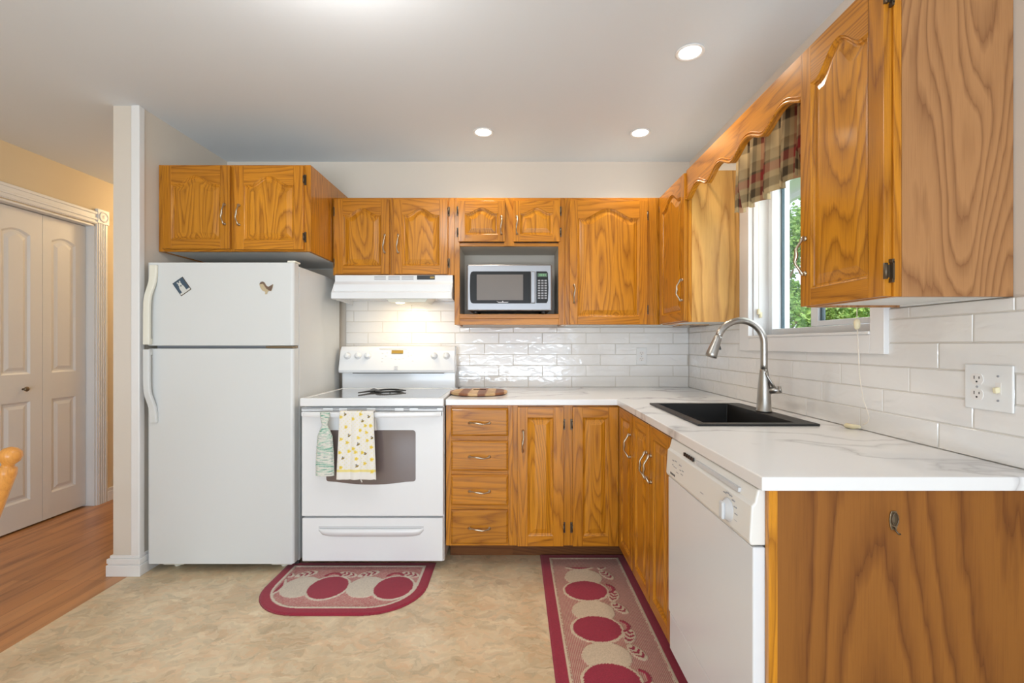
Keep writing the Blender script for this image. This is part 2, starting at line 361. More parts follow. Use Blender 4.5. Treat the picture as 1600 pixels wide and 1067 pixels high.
# wall behind the camera with a wide patio opening
struct(MB().box(LW, -2.0, -2.72, -2.6, 0, CEIL).box(1.1, WXI, -2.72, -2.6, 0, CEIL).box(-2.0, 1.1, -2.72, -2.6, 2.25, CEIL).box(-2.0, 1.1, -2.72, -2.6, 0, .3)
       .build('wall_front', M['wall']))
struct(MB().box(-2.002, -1.958, PY-.008, PY+.03, 0, CEIL).build('trim_1', M['trim'], bevel=.004))
# baseboards
def base_profile(mb, pts, z_scale=1.0):
    pass
def baseboard(name, segs):
    mb = MB()
    for (x0, x1, y0, y1) in segs:
        for g, a, b_ in ((.0, 0, .075), (-.004, .075, .088), (-.009, .088, .105)):
            mb.box(x0-g*0, x1, y0, y1, a, b_) if g == 0 else mb.box(x0+(-g if x1-x0 < .05 else 0)*0, x1, y0, y1, a, b_)
    return struct(mb.build(name, M['trim'], bevel=.003))
def bb_wrap():
    mb = MB()
    for t, z0, z1 in ((.022, 0, .058), (.016, .058, .066), (.020, .066, .090), (.010, .090, .105)):
        mb.box(PX0-t, PX1+t, PY-t, PY, z0, z1)
        mb.box(PX1, PX1+t*.9, PY, TY+.005, z0, z1)
        mb.box(PX0-t, PX0, PY, 5.45, z0, z1)
    return struct(mb.build('baseboard_partition', M['trim'], bevel=.0025))
bb_wrap()
mb = MB()
for t, z0, z1 in ((.016, 0, .075), (.011, .075, .086), (.014, .086, .10)):
    mb.box(LW, LW+t, 3.602, 5.5, z0, z1)
struct(mb.build('baseboard_left', M['trim'], bevel=.002))

# casing and rosettes of the closet opening
mb = MB()
def casing_upright(mb, y0, y1):
    mb.box(LW, LW+.014, y0, y1, 0, 2.115)
    for q in (.12, .32, .52, .72): mb.box(LW+.014, LW+.019, y0+(y1-y0)*q, y0+(y1-y0)*(q+.12), 0, 2.115)
mb.box(LW-.13, LW, CL1-.009, CL1+.001, 0, 2.10); casing_upright(mb, CL1, CL1+.092); casing_upright(mb, CL0-.092, CL0)
mb.box(LW, LW+.014, CL0, CL1, 2.105, 2.20)
for a, b_ in ((2.110, 2.122), (2.135, 2.150), (2.178, 2.196)): mb.box(LW+.014, LW+.021, CL0, CL1, a, b_)
mb.box(LW-.12, LW, CL0-.001, CL0+.004, 0, 2.10).box(LW-.12, LW, CL0, CL1, 2.088, 2.1005)
for yc in (CL1+.046, CL0-.046):
    mb.box(LW, LW+.024, yc-.049, yc+.049, 2.115, 2.222)
    mb.lathe([(.040, .024), (.040, .029), (.033, .030), (.028, .025), (.012, .029), (.0001, .030)], (LW, yc, 2.168), 'x', 24)
struct(mb.build('trim_2', M['trim'], bevel=.0015, seg=1))
# bifold closet doors (a leaf is moulded with an arched panel above a square one)
def bifold_leaf(y0, y1, name, knob):
    mb = MB(); DX = -3.198; x0 = DX-.03
    w_ = y1-y0; a0, a1 = y0+w_*.19, y1-w_*.25
    def loop(zb, zt, arch, d, x, n=14):
        pts = []
        ya, yb = a0+d, a1-d
        pts += [(x, ya, zb+d), (x, yb, zb+d)]
        for i in range(n+1):
            t = 1-i/n; y = ya+(yb-ya)*t; u = 2*t-1
            pts.append((x, y, zt-d+arch*(math.cos(u*PI/2)) if arch else zt-d))
        return pts
    # slab front with holes: build as strips
    zones = [(.183, .832, 0), (1.011, 1.925, .028)]
    # stiles
    mb.box(x0, DX, y0, a0, .012, 2.083); mb.box(x0, DX, a1, y1, .012, 2.083)
    mb.box(x0, DX, a0, a1, .012, .183); mb.box(x0, DX, a0, a1, .832, 1.011)
    n = 14
    top = [(a0+(a1-a0)*i/n, 1.925+.028*math.cos((2*i/n-1)*PI/2)) for i in range(n+1)]
    mb.prism([(a0, 2.083)]+top+[(a1, 2.083)], 'x', x0, DX)
    for zb, zt, arch in zones:
        seq = [(0, 0), (.012, -.009), (.024, -.010), (.045, -.002)]
        loops = [loop(zb, zt, arch, d, DX+dx) for d, dx in seq]; m_ = len(loops[0])
        vs = [p for L in loops for p in L]
        fs = [(i*m_+k, i*m_+(k+1) % m_, (i+1)*m_+(k+1) % m_, (i+1)*m_+k) for i in range(len(seq)-1) for k in range(m_)]
        fs.append(tuple((len(seq)-1)*m_+k for k in range(m_)))
        mb.add(vs, fs)
    o = struct(mb.build(name, M['door']))
    if knob:
        MB().lathe([(.007, 0), (.006, .014), (.014, .020), (.016, .027), (.012, .032), (.0001, .034)], (DX, y0+.19, .915), 'x', 16).build('door_knob', M['brass'], o)
    return o
for i, (a, b_) in enumerate(((2.225, 2.54), (2.543, 2.858), (2.861, 3.177), (3.18, 3.498))):
    bifold_leaf(a, b_, 'door_%d' % (i+1), i == 2)

# ------------------------------------------------------------------ tiles
TP, TH, G = .2975, .0745, .0022
def tiles(rects, place, starts):
    """rects: (a0,a1,z0,z1) visible areas along the wall; place maps (a, depth, z)"""
    mb = MB()
    rnd = random.Random(3)
    for row in range(0, 10):
        z0 = .914+row*TH; z1 = z0+TH-G
        st = starts[row % 3]
        for k in range(-12, 16):
            a0 = st+k*TP+G/2; a1 = a0+TP-G
            for (r0, r1, q0, q1) in rects:
                A0, A1 = max(a0, r0), min(a1, r1); Z0, Z1 = max(z0, q0), min(z1, q1)
                if A1-A0 < .012 or Z1-Z0 < .006: continue
                e = .0022; t = [rnd.uniform(-.0004, .0004) for _ in range(4)]
                vs = [place(A0, .0026, Z0), place(A1, .0026, Z0), place(A1, .0026, Z1), place(A0, .0026, Z1),
                      place(A0+e, t[0], Z0+e), place(A1-e, t[1], Z0+e), place(A1-e, t[2], Z1-e), place(A0+e, t[3], Z1-e)]
                mb.add(vs, [(4, 5, 6), (4, 6, 7), (0, 1, 5, 4), (1, 2, 6, 5), (2, 3, 7, 6), (3, 0, 4, 7)], 0)
    for (r0, r1, q0, q1) in rects:
        P = [place(r0, .0018, q0), place(r1, .0018, q0), place(r1, .0018, q1), place(r0, .0018, q1), place(r0, .0085, q0), place(r1, .0085, q0), place(r1, .0085, q1), place(r0, .0085, q1)]
        mb.add(P, [(0, 1, 2, 3), (4, 7, 6, 5), (0, 4, 5, 1), (1, 5, 6, 2), (2, 6, 7, 3), (3, 7, 4, 0)], 1)
    return mb
struct(tiles([(-1.15, TX, .914, 1.2865), (-1.15, -.372, 1.2865, 1.625), (-.372, TX, 1.2865, 1.322)], lambda a, d, z: (a, TY+d, z), [-.2048, -.1080, -.0090]).build('wall_back_tiles', [M['tile'], M['grout']], fix=False))
struct(tiles([(.45, TY, .914, 1.212), (.45, 1.50, 1.212, 1.318), (2.44, TY, 1.212, 1.322)], lambda a, d, z: (TX+d, a, z), [1.315, 1.2155, 1.4115]).build('wall_right_tiles', [M['tile'], M['grout']], fix=False))
# ------------------------------------------------------------------ window over the sink
tx = TX-.016
mb = MB().box(tx, TX+.008, WY0-.06, WY0, 1.175, 2.12).box(tx, TX+.008, WY1, WY1+.092, 1.175, 2.12).box(tx, TX+.008, WY0, WY1, 1.175, WZ0-.010).box(tx, TX+.008, WY0, WY1, WZ1, 2.12)
mb.box(tx-.004, 1.27, WY0-.0, WY1, WZ0-.010, WZ0)      # stool
for (a, b_, c_, d_) in ((WY0, WY0+.008, WZ0, WZ1), (WY1-.008, WY1, WZ0, WZ1), (WY0, WY1, WZ1-.008, WZ1)): mb.box(TX+.008, 1.27, a, b_, c_, d_)
struct(mb.build('trim_3', M['trim'], bevel=.002))
win = bpy.data.objects.new('window_1', None); C.objects.link(win); win.location = (1.27, (WY0+WY1)/2, WZ0); struct(win)
bpy.context.view_layer.update()
def wp(mb, name, mat, bevel=.002):
    o = mb.build(name, mat, None, bevel=bevel); o.parent = win; o.matrix_parent_inverse = win.matrix_world.inverted(); return o
wp(MB().box(1.268, 1.355, WY1-.044, WY1-.008, WZ0, WZ1-.008).box(1.268, 1.355, WY0+.008, WY0+.07, WZ0, WZ1-.008).box(1.268, 1.355, WY0+.07, WY1-.044, WZ0, WZ0+.032)
   .box(1.268, 1.355, WY0+.07, WY1-.044, WZ1-.05, WZ1-.008), 'window_frame', M['vinylwhite'])
# fixed far light and sliding near sash
wp(MB().box(1.312, 1.325, 2.300, 2.3095, WZ0+.032, WZ1-.05).box(1.305, 1.33, 2.02, 2.06, WZ0+.032, WZ1-.05), 'gasket', M['gasket'], 0)
wp(MB().box(1.275, 1.30, 1.972, 2.019, WZ0+.034, WZ1-.05).box(1.275, 1.30, 1.62, 1.668, WZ0+.034, WZ1-.05).box(1.275, 1.30, 1.668, 1.972, WZ0+.034, WZ0+.056).box(1.275, 1.30, 1.668, 1.972, WZ1-.09, WZ1-.05), 'window_sash', M['vinylwhite'])
wp(MB().box(1.284, 1.296, 1.955, 1.9715, WZ0+.057, WZ1-.09), 'gasket', M['gasket'], 0)
wp(MB().box(1.316, 1.320, 2.06, 2.30, WZ0+.032, WZ1-.05), 'window_pane', M['pane'], 0)
wp(MB().box(1.286, 1.290, 1.668, 1.955, WZ0+.057, WZ1-.09), 'window_pane', M['pane'], 0)

# ------------------------------------------------------------------ cabinet hardware and doors
def pull_mesh():
    mb = MB(); n = 22; L = .118; pts = []; rs = []
    for i in range(n+1):
        t = i/n; z = (t-.5)*L; u = 2*t-1
        y = -.027*(1-abs(u)**2.4)-.004+.002*math.cos(u*PI*3)
        pts.append((.0035*math.sin(u*PI), y, z)); rs.append(.0036+.0020*math.exp(-(u/.22)**2)+.0022*math.exp(-((abs(u)-.86)/.10)**2))
    mb.tube(pts, rs, 10)
    for e in (-1, 1): mb.lathe([(.0075, -.0005), (.0075, -.003), (.004, -.007)], (0, 0, e*(L/2-.006)), 'y', 12)
    return mb
PULL = pull_mesh()
PULL_ME = None
def pull(parent, x, y, z, horiz=False):
    global PULL_ME
    if PULL_ME is None:
        o = PULL.build('handle', M['pull']); PULL_ME = o.data
    else:
        o = bpy.data.objects.new('handle', PULL_ME); C.objects.link(o)
    o.parent = parent; o.location = (x, y, z)
    if horiz: o.rotation_euler = (0, PI/2, 0)
    return o
def hinge(parent, x, z, side, y=0):
    """small exposed hinge; side = +1 when the frame is to the right of the door"""
    mb = MB()
    mb.box(x, x+side*.011, y+.014, y+.0185, z-.022, z+.022); mb.box(x, x+side*.011, y+.012, y+.0175, z-.028, z-.019); mb.box(x, x+side*.011, y+.012, y+.0175, z+.019, z+.028)
    mb.tube([(x+side*.002, y+.003, z-.019), (x+side*.002, y+.003, z+.019)], .0048, 10)
    mb.box(x-side*.0005, x+side*.002, y+.003, y+.015, z-.015, z+.015)
    return mb.build('hinge', M['hinge'], parent)
DT = .020
def door_mesh(w_, h, arch, st=.052, mats=None, shoulder=.80, lock=None):
    """raised panel door, local x 0..w, z 0..h, front at y=0, back at y=DT"""
    mb = MB(); rl = st; top = h-st*1.05-(arch if arch else 0)
    def f(u):
        u = abs(u)
        if not arch or u > shoulder: return 0
        return arch*(.5+.5*math.cos(PI*u/shoulder))**.85
    r = .004
    def ease(x0, x1, z0, z1, m_):   # board with eased outer edge
        mb.box(x0, x1, 0, DT, z0, z1, m_)
    ease(0, st, 0, h, 0); ease(w_-st, w_, 0, h, 0); ease(st, w_-st, 0, rl, 1)
    n = 36
    xs = [st+(w_-2*st)*i/n for i in range(n+1)]
    zc = [top+f(2*i/n-1) for i in range(n+1)]
    vs = []; fs = []
    for i in range(n+1): vs += [(xs[i], 0, zc[i]), (xs[i], 0, h), (xs[i], DT, h), (xs[i], DT, zc[i])]
    for i in range(n):
        a = i*4; b_ = a+4
        fs += [(a, b_, b_+1, a+1), (a+1, b_+1, b_+2, a+2), (a+3, a+2, b_+2, b_+3), (a, a+3, b_+3, b_)]
    mb.add(vs, fs, 1)
    seq = [(0, 0), (.0035, .0035), (.006, .0035), (.009, .0085), (.013, .009), (.017, .0075), (.036, .0015), (.0385, .0008)]
    loops = []
    for d, y in seq:
        k = (w_-2*st-2*d)/(w_-2*st); L = []
        for i in range(n+1): L.append((w_/2+(xs[i]-w_/2)*k, y, rl+d))
        for i in range(n, -1, -1):
            s_ = (f(2*(i+.5)/n-1)-f(2*(i-.5)/n-1))/((w_-2*st)/n); nrm = math.sqrt(1+s_*s_)
            L.append((w_/2+(xs[i]-w_/2)*k, y, top+f(2*i/n-1)-d*(1+.35*(nrm-1))))
        loops.append(L)
    m_ = len(loops[0]); vs = [p for L in loops for p in L]
    fs = [(i*m_+k, i*m_+(k+1) % m_, (i+1)*m_+(k+1) % m_, (i+1)*m_+k) for i in range(len(seq)-1) for k in range(m_)]
    o = (len(seq)-1)*m_
    for i in range(n): fs.append((o+i, o+i+1, o+m_-2-i, o+m_-1-i))
    mb.add(vs, fs, 2)
    return mb
def door(parent, x0, x1, z0, z1, y, arch, handle=None, hz=None, hinges=None, st=.052, horiz=False, plain_=False, hin=.07):
    """handle: 'l' or 'r' edge; hz: handle height; hinges: 'l' or 'r'"""
    w_ = x1-x0; h = z1-z0
    o = door_mesh(w_, h, arch, st).build('door', [OV, OH, OPV], parent, (x0, y-DT, z0), fix=True, bevel=.0025, seg=2)
    if handle: pull(o, st*.52 if handle == 'l' else w_-st*.52, 0, (hz-z0))
    if hinges:
        for zz in (hin, h-hin): hinge(o, 0 if hinges == 'l' else w_, zz, -1 if hinges == 'l' else 1)
    return o
def drawer(parent, x0, x1, z0, z1, y):
    w_ = x1-x0; h = z1-z0; e = .010; mb = MB()
    vs = []
    for d, yy in ((0, DT), (0, .007), (.003, .004), (e, .0)):
        vs += [(d, yy, d), (w_-d, yy, d), (w_-d, yy, h-d), (d, yy, h-d)]
    fs = [(i*4+k, i*4+(k+1) % 4, i*4+4+(k+1) % 4, i*4+4+k) for i in range(3) for k in range(4)]+[(12, 13, 14, 15), (3, 2, 1, 0)]
    mb.add(vs, fs)
    o = mb.build('drawer', OH, parent, (x0, y-DT, z0))
    pull(o, w_/2, 0, h*.48, True)
    return o
def carcass(parent, w_, depth, z0, z1, side=OV, inside=M['laminate'], top=True, bottom=True, x0=0, back=True, t=.016, fy=.019):
    mb = MB()
    mb.box(x0, x0+t, fy, depth, z0, z1, 0).box(x0+w_-t, x0+w_, fy, depth, z0, z1, 0)
    if bottom: mb.box(x0+t, x0+w_-t, fy, depth, z0+.004, z0+.004+t, 1)
    if top: mb.box(x0+t, x0+w_-t, fy, depth, z1-t, z1, 1)
    if back: mb.box(x0+t, x0+w_-t, depth-.008, depth, z0, z1, 1)
    return mb.build('carcass', [side, inside], parent)
def frame(parent, stiles, rails, z0, z1):
    mb = MB()
    for a, b_ in stiles: mb.box(a, b_, 0, .019, z0, z1, 0)
    for a, b_, c_, d_ in rails: mb.box(a, b_, .0004, .0186, c_, d_, 1)
    return mb.build('face_frame', [OV, OH], parent, bevel=.0012, seg=1)

# ---- upper cabinets on the back wall
UD = 2.90                    # face frame plane
UB, UT = 1.3275, 2.1125
def u(px): return X(px, UD-DT)
def uz(py): return Z(py, UD-DT)
XU = [u(518.5), u(709.5), u(883), u(1030)]
depth_u = TY+.007-UD
t = thing('wall_cabinet', 'oak wall cabinet with two arched doors directly above the range hood', 'cabinet', (XU[0], UD, 1.634))
w_ = XU[1]-XU[0]; zz = lambda v: v-1.634
carcass(t, w_, depth_u, 0, zz(UT)); frame(t, [(0, .03), (u(608)-XU[0]-.008, u(615)-XU[0]+.008), (w_-.048, w_)], [(.03, w_-.048, 0, .03), (.03, w_-.048, zz(UT)-.03, zz(UT))], 0, zz(UT))
door(t, u(522.5)-XU[0], u(608)-XU[0], uz(428)-1.634, uz(311.5)-1.634, 0, .042, 'r', zz(uz(381)), 'l')
door(t, u(615.3)-XU[0], u(699.5)-XU[0], uz(428)-1.634, uz(311.5)-1.634, 0, .042, 'l', zz(uz(381)), 'r')

t = thing('wall_cabinet', 'oak wall cabinet with two tiny arched doors above an open microwave niche', 'cabinet', (XU[1], UD, UB))
w_ = XU[2]-XU[1]; o_ = XU[1]; zz = lambda v: v-UB; H = zz(UT)
n0, n1 = u(717.6)-o_, u(873)-o_; nt, nb = zz(uz(383.6)), zz(1.393)
mb = MB()
mb.box(0, .016, .019, depth_u, 0, H, 0).box(w_-.016, w_, .019, depth_u, 0, H, 0).box(.016, w_-.016, .019, depth_u, nt, nt+.016, 1).box(.016, w_-.016, .019, depth_u, H-.016, H, 1)
mb.box(.016, n0, .019, depth_u, nb, nt, 1).box(n1, w_-.016, .019, depth_u, nb, nt, 1).box(n0, n1, depth_u-.01, depth_u, nb-.03, nt, 1)
mb.build('carcass', [OV, M['niche']], t)
MB().box(n0-.002, n1+.004, -.006, depth_u-.01, nb-.028, nb).build('shelf', OH, t, bevel=.002)
mb = MB().box(0, n0, 0, .019, 0, H).box(n1, w_, 0, .019, 0, H).box(u(789)-o_-.006, u(802)-o_+.006, 0, .0188, nt, H)
mb.box(n0, n1, .0004, .0186, 0, nb-.028, 1).box(n0, n1, .0004, .0186, nt, nt+.02, 1).box(n0, n1, .0004, .0186, H-.028, H, 1)
mb.build('face_frame', [OV, OH], t, bevel=.0012, seg=1)
door(t, u(716)-o_, u(789)-o_, zz(uz(377.2)), zz(uz(313.5)), 0, .032, 'r', zz(uz(352)), 'l', st=.042, hin=.06)
door(t, u(802)-o_, u(875)-o_, zz(uz(377.2)), zz(uz(313.5)), 0, .032, 'l', zz(uz(352)), 'r', st=.042, hin=.06)

t = thing('wall_cabinet', 'tall oak wall cabinet with one wide arched door, right of the microwave niche', 'cabinet', (XU[2], UD, UB))
w_ = X(1040, UD)-XU[2]+.16; o_ = XU[2]
carcass(t, w_, depth_u, 0, H)
frame(t, [(0, .035), (u(1009)-o_, .905-o_)], [(.035, u(1009)-o_, 0, .02), (.035, u(1009)-o_, H-.03, H)], 0, H)
door(t, u(890.4)-o_, u(1011.5)-o_, zz(uz(506.5)), zz(uz(313)), 0, .060, 'l', zz(uz(459)), 'r', st=.048, hin=.09)

# ---- cabinet over the refrigerator (deeper and higher)
FD = 2.59; FZ0, FZ1 = 1.718, 2.196
t = thing('wall_cabinet', 'deep oak cabinet with two arched doors mounted high over the refrigerator', 'cabinet', (PX1+.002, FD, FZ0))
w_ = 1.966-.002-1.125; H2 = FZ1-FZ0; o_ = PX1+.002
fx = lambda px: X(px, FD-DT)-o_; fz = lambda py: Z(py, FD-DT)-FZ0
carcass(t, w_, TY+.007-FD, 0, H2)
frame(t, [(0, .03), (fx(358), fx(366)), (fx(473), w_)], [(.03, fx(473), 0, .028), (.03, fx(473), H2-.03, H2)], 0, H2)
door(t, fx(252.5), fx(358.8), fz(388.5), fz(258.5), 0, .050, 'r', fz(335), None)
door(t, fx(366), fx(473.3), fz(389.5), fz(259.5), 0, .050, 'l', fz(336), 'r')

# ---- right wall uppers; local x runs toward the camera, local -y faces the room
RXF = .907          # face frame plane of the right wall uppers
R90 = -PI/2
dr = TX+.007-RXF
FYE = 2.45
t = thing('wall_cabinet', 'corner oak wall cabinet on the window wall with a veneered side toward the window', 'cabinet', (RXF, UD-.022, UB-.004), R90)
w_ = UD-.022-FYE; H3 = UT-UB+.006
carcass(t, w_, dr, 0, H3, side=OFAR)
frame(t, [(0, .02), (w_-.02, w_)], [(.02, w_-.02, 0, .02), (.02, w_-.02, H3-.03, H3)], 0, H3)
door(t, .004, w_-.006, .006, H3-.012, 0, .055, 'r', .17, 'l', st=.05)

NY0, NY1 = 1.462, 1.124
t = thing('wall_cabinet', 'nearest oak wall cabinet right of the window, its pale plywood side facing us', 'cabinet', (RXF+.002, NY0, UB-.007), R90)
w_ = NY0-NY1; NH = 2.30-UB+.007; H4 = UT-UB+.009
mb = MB()
mb.box(0, .016, .019, dr-.002, 0, H4, 0).box(w_-.016, w_, .019, dr-.002, 0, H4, 0).box(.016, w_-.016, .019, dr-.002, .006, .022, 1).box(.016, w_-.016, .019, dr-.002, H4-.016, H4, 1).box(.016, w_-.016, dr-.01, dr-.002, 0, H4, 1)
mb.build('carcass', [OSIDE, M['laminate']], t)
frame(t, [(0, .03), (w_-.03, w_)], [(.03, w_-.03, 0, .03), (.03, w_-.03, H4-.03, H4)], 0, H4)
dn = door(t, .003, w_-.006, .002, H4-.010, 0, .062, 'l', .155, 'r', st=.050, hin=.060)

# ---- scalloped valance board spanning the window
def scal(y):
    ph = (y-1.445)/.247
    return 1.957+.043*(.5-.5*math.cos(2*PI*ph))**.8
mb = MB(); n = 120; y0, y1 = FYE-.001, NY0+.001
bx0, bx1 = RXF-.010, RXF+.009
vs = []; fs = []
for i in range(n+1):
    y = y0+(y1-y0)*i/n; z = scal(y); vs += [(bx0, y, z), (bx0, y, UT-.0), (bx1, y, UT-.0), (bx1, y, z)]
for i in range(n):
    a = i*4; b_ = a+4; fs += [(a, b_, b_+1, a+1), (a+1, b_+1, b_+2, a+2), (a+2, b_+2, b_+3, a+3), (a+3, b_+3, b_, a)]
fs += [(0, 1, 2, 3), (n*4+3, n*4+2, n*4+1, n*4)]
mb.add(vs, fs)
val = thing('window_valance_board', 'scalloped oak board bridging the wall cabinets above the sink window', 'valance', (bx0, (y0+y1)/2, UT))
def sub(mb, name, mat, parent, **k):
    bpy.context.view_layer.update(); o = mb.build(name, mat, None, **k); o.parent = parent; o.matrix_parent_inverse = parent.matrix_world.inverted(); return o
sub(mb, 'board', OY, val)
pts = [(bx0-.002, y0+(y1-y0)*i/n, scal(y0+(y1-y0)*i/n)+.0045) for i in range(n+1)]
m2 = MB().tube(pts, .0055, 8); m2.tube([(bx0-.0005, p[1], p[2]+.013) for p in pts], .0028, 6)
sub(m2, 'beaded_edge', OY, val)

# ---- base cabinets, back run
BF = 2.520; BT = .883
bx_ = lambda px: X(px, BF-DT); bz = lambda py: Z(py, BF-DT)
BX0 = X(697, BF)
TKZ = .125
def toe(parent, x0, x1, y=.165, h=TKZ):
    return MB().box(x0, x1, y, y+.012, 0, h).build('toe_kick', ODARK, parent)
dB = TY+.005-BF
t = thing('base_cabinet', 'oak base cabinet with a stack of four drawers beside the range', 'cabinet', (BX0, BF, 0))
w_ = bx_(801)-BX0; o_ = BX0
carcass(t, w_, dB, TKZ, BT, top=False)
frame(t, [(0, .03), (bx_(793)-o_, w_)], [(.03, bx_(793)-o_, a, b_) for a, b_ in ((BT-.022, BT), (bz(690), bz(681)), (bz(744), bz(735)), (bz(798), bz(790)), (TKZ, bz(848)))], TKZ, BT)
for a, b_ in ((638, 681.5), (689.4, 735.7), (743, 790), (797.5, 850.5)):
    drawer(t, bx_(704.5)-o_, bx_(794)-o_, bz(b_), bz(a), 0)
toe(t, 0, w_)
CX = bx_(801)
t = thing('base_cabinet', 'oak base cabinet with two tall flat-topped doors in the corner', 'cabinet', (CX, BF, 0))
w_ = .575-CX; o_ = CX
mb = MB().box(0, .016, .019, dB, TKZ, BT, 0).box(.016, TX-CX-.03, .019, dB, TKZ, TKZ+.016, 1).box(.016, TX-CX-.03, dB-.008, dB, TKZ, BT, 1)
mb.build('carcass', [OV, M['laminate']], t)
frame(t, [(0, .03), (bx_(878)-o_, bx_(897)-o_), (bx_(962)-o_, w_)], [(.03, bx_(962)-o_, BT-.012, BT), (.03, bx_(962)-o_, TKZ, bz(850))], TKZ, BT)
door(t, bx_(808.7)-o_, bx_(880.4)-o_, bz(853.6), bz(636), 0, 0, 'l', bz(689), 'r', st=.054, hin=.095)
door(t, bx_(895)-o_, .5535-o_, bz(853.6), bz(636), 0, 0, None, None, 'l', st=.054, hin=.095)
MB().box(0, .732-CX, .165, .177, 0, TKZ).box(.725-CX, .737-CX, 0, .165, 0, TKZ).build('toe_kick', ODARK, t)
# ---- base cabinets, right run
BXF = .575; dR = TX+.005-BXF
t = thing('base_cabinet', 'oak sink base cabinet with three tall narrow doors left of the dishwasher', 'cabinet', (BXF, 2.498, 0), R90)
ry = lambda y: 2.498-y; w_ = ry(1.652)
carcass(t, w_, dR, TKZ, BT, top=False)
frame(t, [(0, .012), (ry(2.226), ry(2.206)), (ry(1.944), ry(1.924)), (w_-.02, w_)], [(.012, w_-.02, BT-.012, BT), (.012, w_-.02, TKZ, TKZ+.02)], TKZ, BT)
door(t, .004, ry(2.223), .132, .874, 0, 0, 'r', .72, None, st=.045)
door(t, ry(2.207), ry(1.940), .132, .874, 0, 0, 'r', .70, None, st=.048)
door(t, ry(1.930), ry(1.664), .132, .874, 0, 0, 'l', .70, None, st=.048)
toe(t, -.02, w_, .15)
# ---- end panel
t = thing('end_panel', 'plywood end panel with bold grain closing the counter below the worktop', 'panel', (.566, 1.046, 0))
MB().box(.013, TX+.006-.566, 0, .014, 0, BT).build('panel', OEND, t)
MB().box(0, .020, -.0015, .0145, 0, BT).build('edge_strip', OPV, t, bevel=.001)
# ---- countertop
def slab(xs, ys, inside, z0, z1, mat=0):
    mb = MB(); nx, ny = len(xs)-1, len(ys)-1
    I = lambda i, j: 0 <= i < nx and 0 <= j < ny and inside((xs[i]+xs[i+1])/2, (ys[j]+ys[j+1])/2)
    idx = {}
    def V(i, j, k):
        key = (i, j, k)
        if key not in idx: idx[key] = len(mb.v); mb.v.append((xs[i], ys[j], (z0, z1)[k]))
        return idx[key]
    def Fc(*a): mb.f.append(list(a)); mb.m.append(mat); mb.sm.append(False)
    for i in range(nx):
        for j in range(ny):
            if not I(i, j): continue
            Fc(V(i, j, 1), V(i+1, j, 1), V(i+1, j+1, 1), V(i, j+1, 1)); Fc(V(i, j, 0), V(i, j+1, 0), V(i+1, j+1, 0), V(i+1, j, 0))
            if not I(i-1, j): Fc(V(i, j, 0), V(i, j, 1), V(i, j+1, 1), V(i, j+1, 0))
            if not I(i+1, j): Fc(V(i+1, j, 0), V(i+1, j+1, 0), V(i+1, j+1, 1), V(i+1, j, 1))
            if not I(i, j-1): Fc(V(i, j, 0), V(i+1, j, 0), V(i+1, j, 1), V(i, j, 1))
            if not I(i, j+1): Fc(V(i, j+1, 0), V(i, j+1, 1), V(i+1, j+1, 1), V(i+1, j+1, 0))
    return mb
CFY, CFX, CNY = 2.490, .5445, 1.032
HX0, HX1, HY0, HY1 = .672, 1.04, 1.692, 2.255
mb = slab([-.366, CFX, HX0, HX1, TX-.0005], [CNY, HY0, HY1, CFY, TY-.0005],
          lambda x, y: (x > CFX or y > CFY) and not (HX0 < x < HX1 and HY0 < y < HY1), BT, .914)
tag(mb.build('countertop', M['counter'], bevel=.0025), 'white marbled L-shaped countertop running under the window', 'countertop')
# ---- sink
SX0, SX1, SY0, SY1 = .655, 1.090, 1.672, 2.278
t = thing('kitchen_sink', 'black rectangular drop-in sink set in the white countertop', 'sink', ((SX0+SX1)/2, (SY0+SY1)/2, .914))
bx0_, bx1_, by0_, by1_ = .688, 1.018, 1.706, 2.242
mb = slab([SX0, bx0_, bx1_, SX1], [SY0, by0_, by1_, SY1], lambda x, y: not (bx0_ < x < bx1_ and by0_ < y < by1_), .9145, .9225)
sub(mb, 'rim', M['sink'], t, bevel=.002)
mb = MB(); r0 = [(bx0_, by0_), (bx1_, by0_), (bx1_, by1_), (bx0_, by1_)]; r1 = [(bx0_+.012, by0_+.012), (bx1_-.012, by0_+.012), (bx1_-.012, by1_-.012), (bx0_+.012, by1_-.012)]
q0 = [(bx0_-.006, by0_-.006), (bx1_+.006, by0_-.006), (bx1_+.006, by1_+.006), (bx0_-.006, by1_+.006)]
vs = [(a, b_, .920) for a, b_ in r0]+[(a, b_, .735) for a, b_ in r1]+[(a, b_, .9143) for a, b_ in q0]+[(a, b_, .727) for a, b_ in q0]
fs = [(k, (k+1) % 4, 4+(k+1) % 4, 4+k) for k in range(4)]+[(4, 5, 6, 7), (12, 13, 14, 15)]+[(8+k, 8+(k+1) % 4, 12+(k+1) % 4, 12+k) for k in range(4)]+[(k, (k+1) % 4, 8+(k+1) % 4, 8+k) for k in range(4)]
mb.add(vs, fs); sub(mb, 'basin', M['sink'], t, bevel=.006, seg=3)
sub(MB().lathe([(.045, .736), (.043, .739), (.030, .737), (.0001, .737)], ((bx0_+bx1_)/2, (by0_+by1_)/2, 0), 'z', 24), 'drain', M['steel'], t)
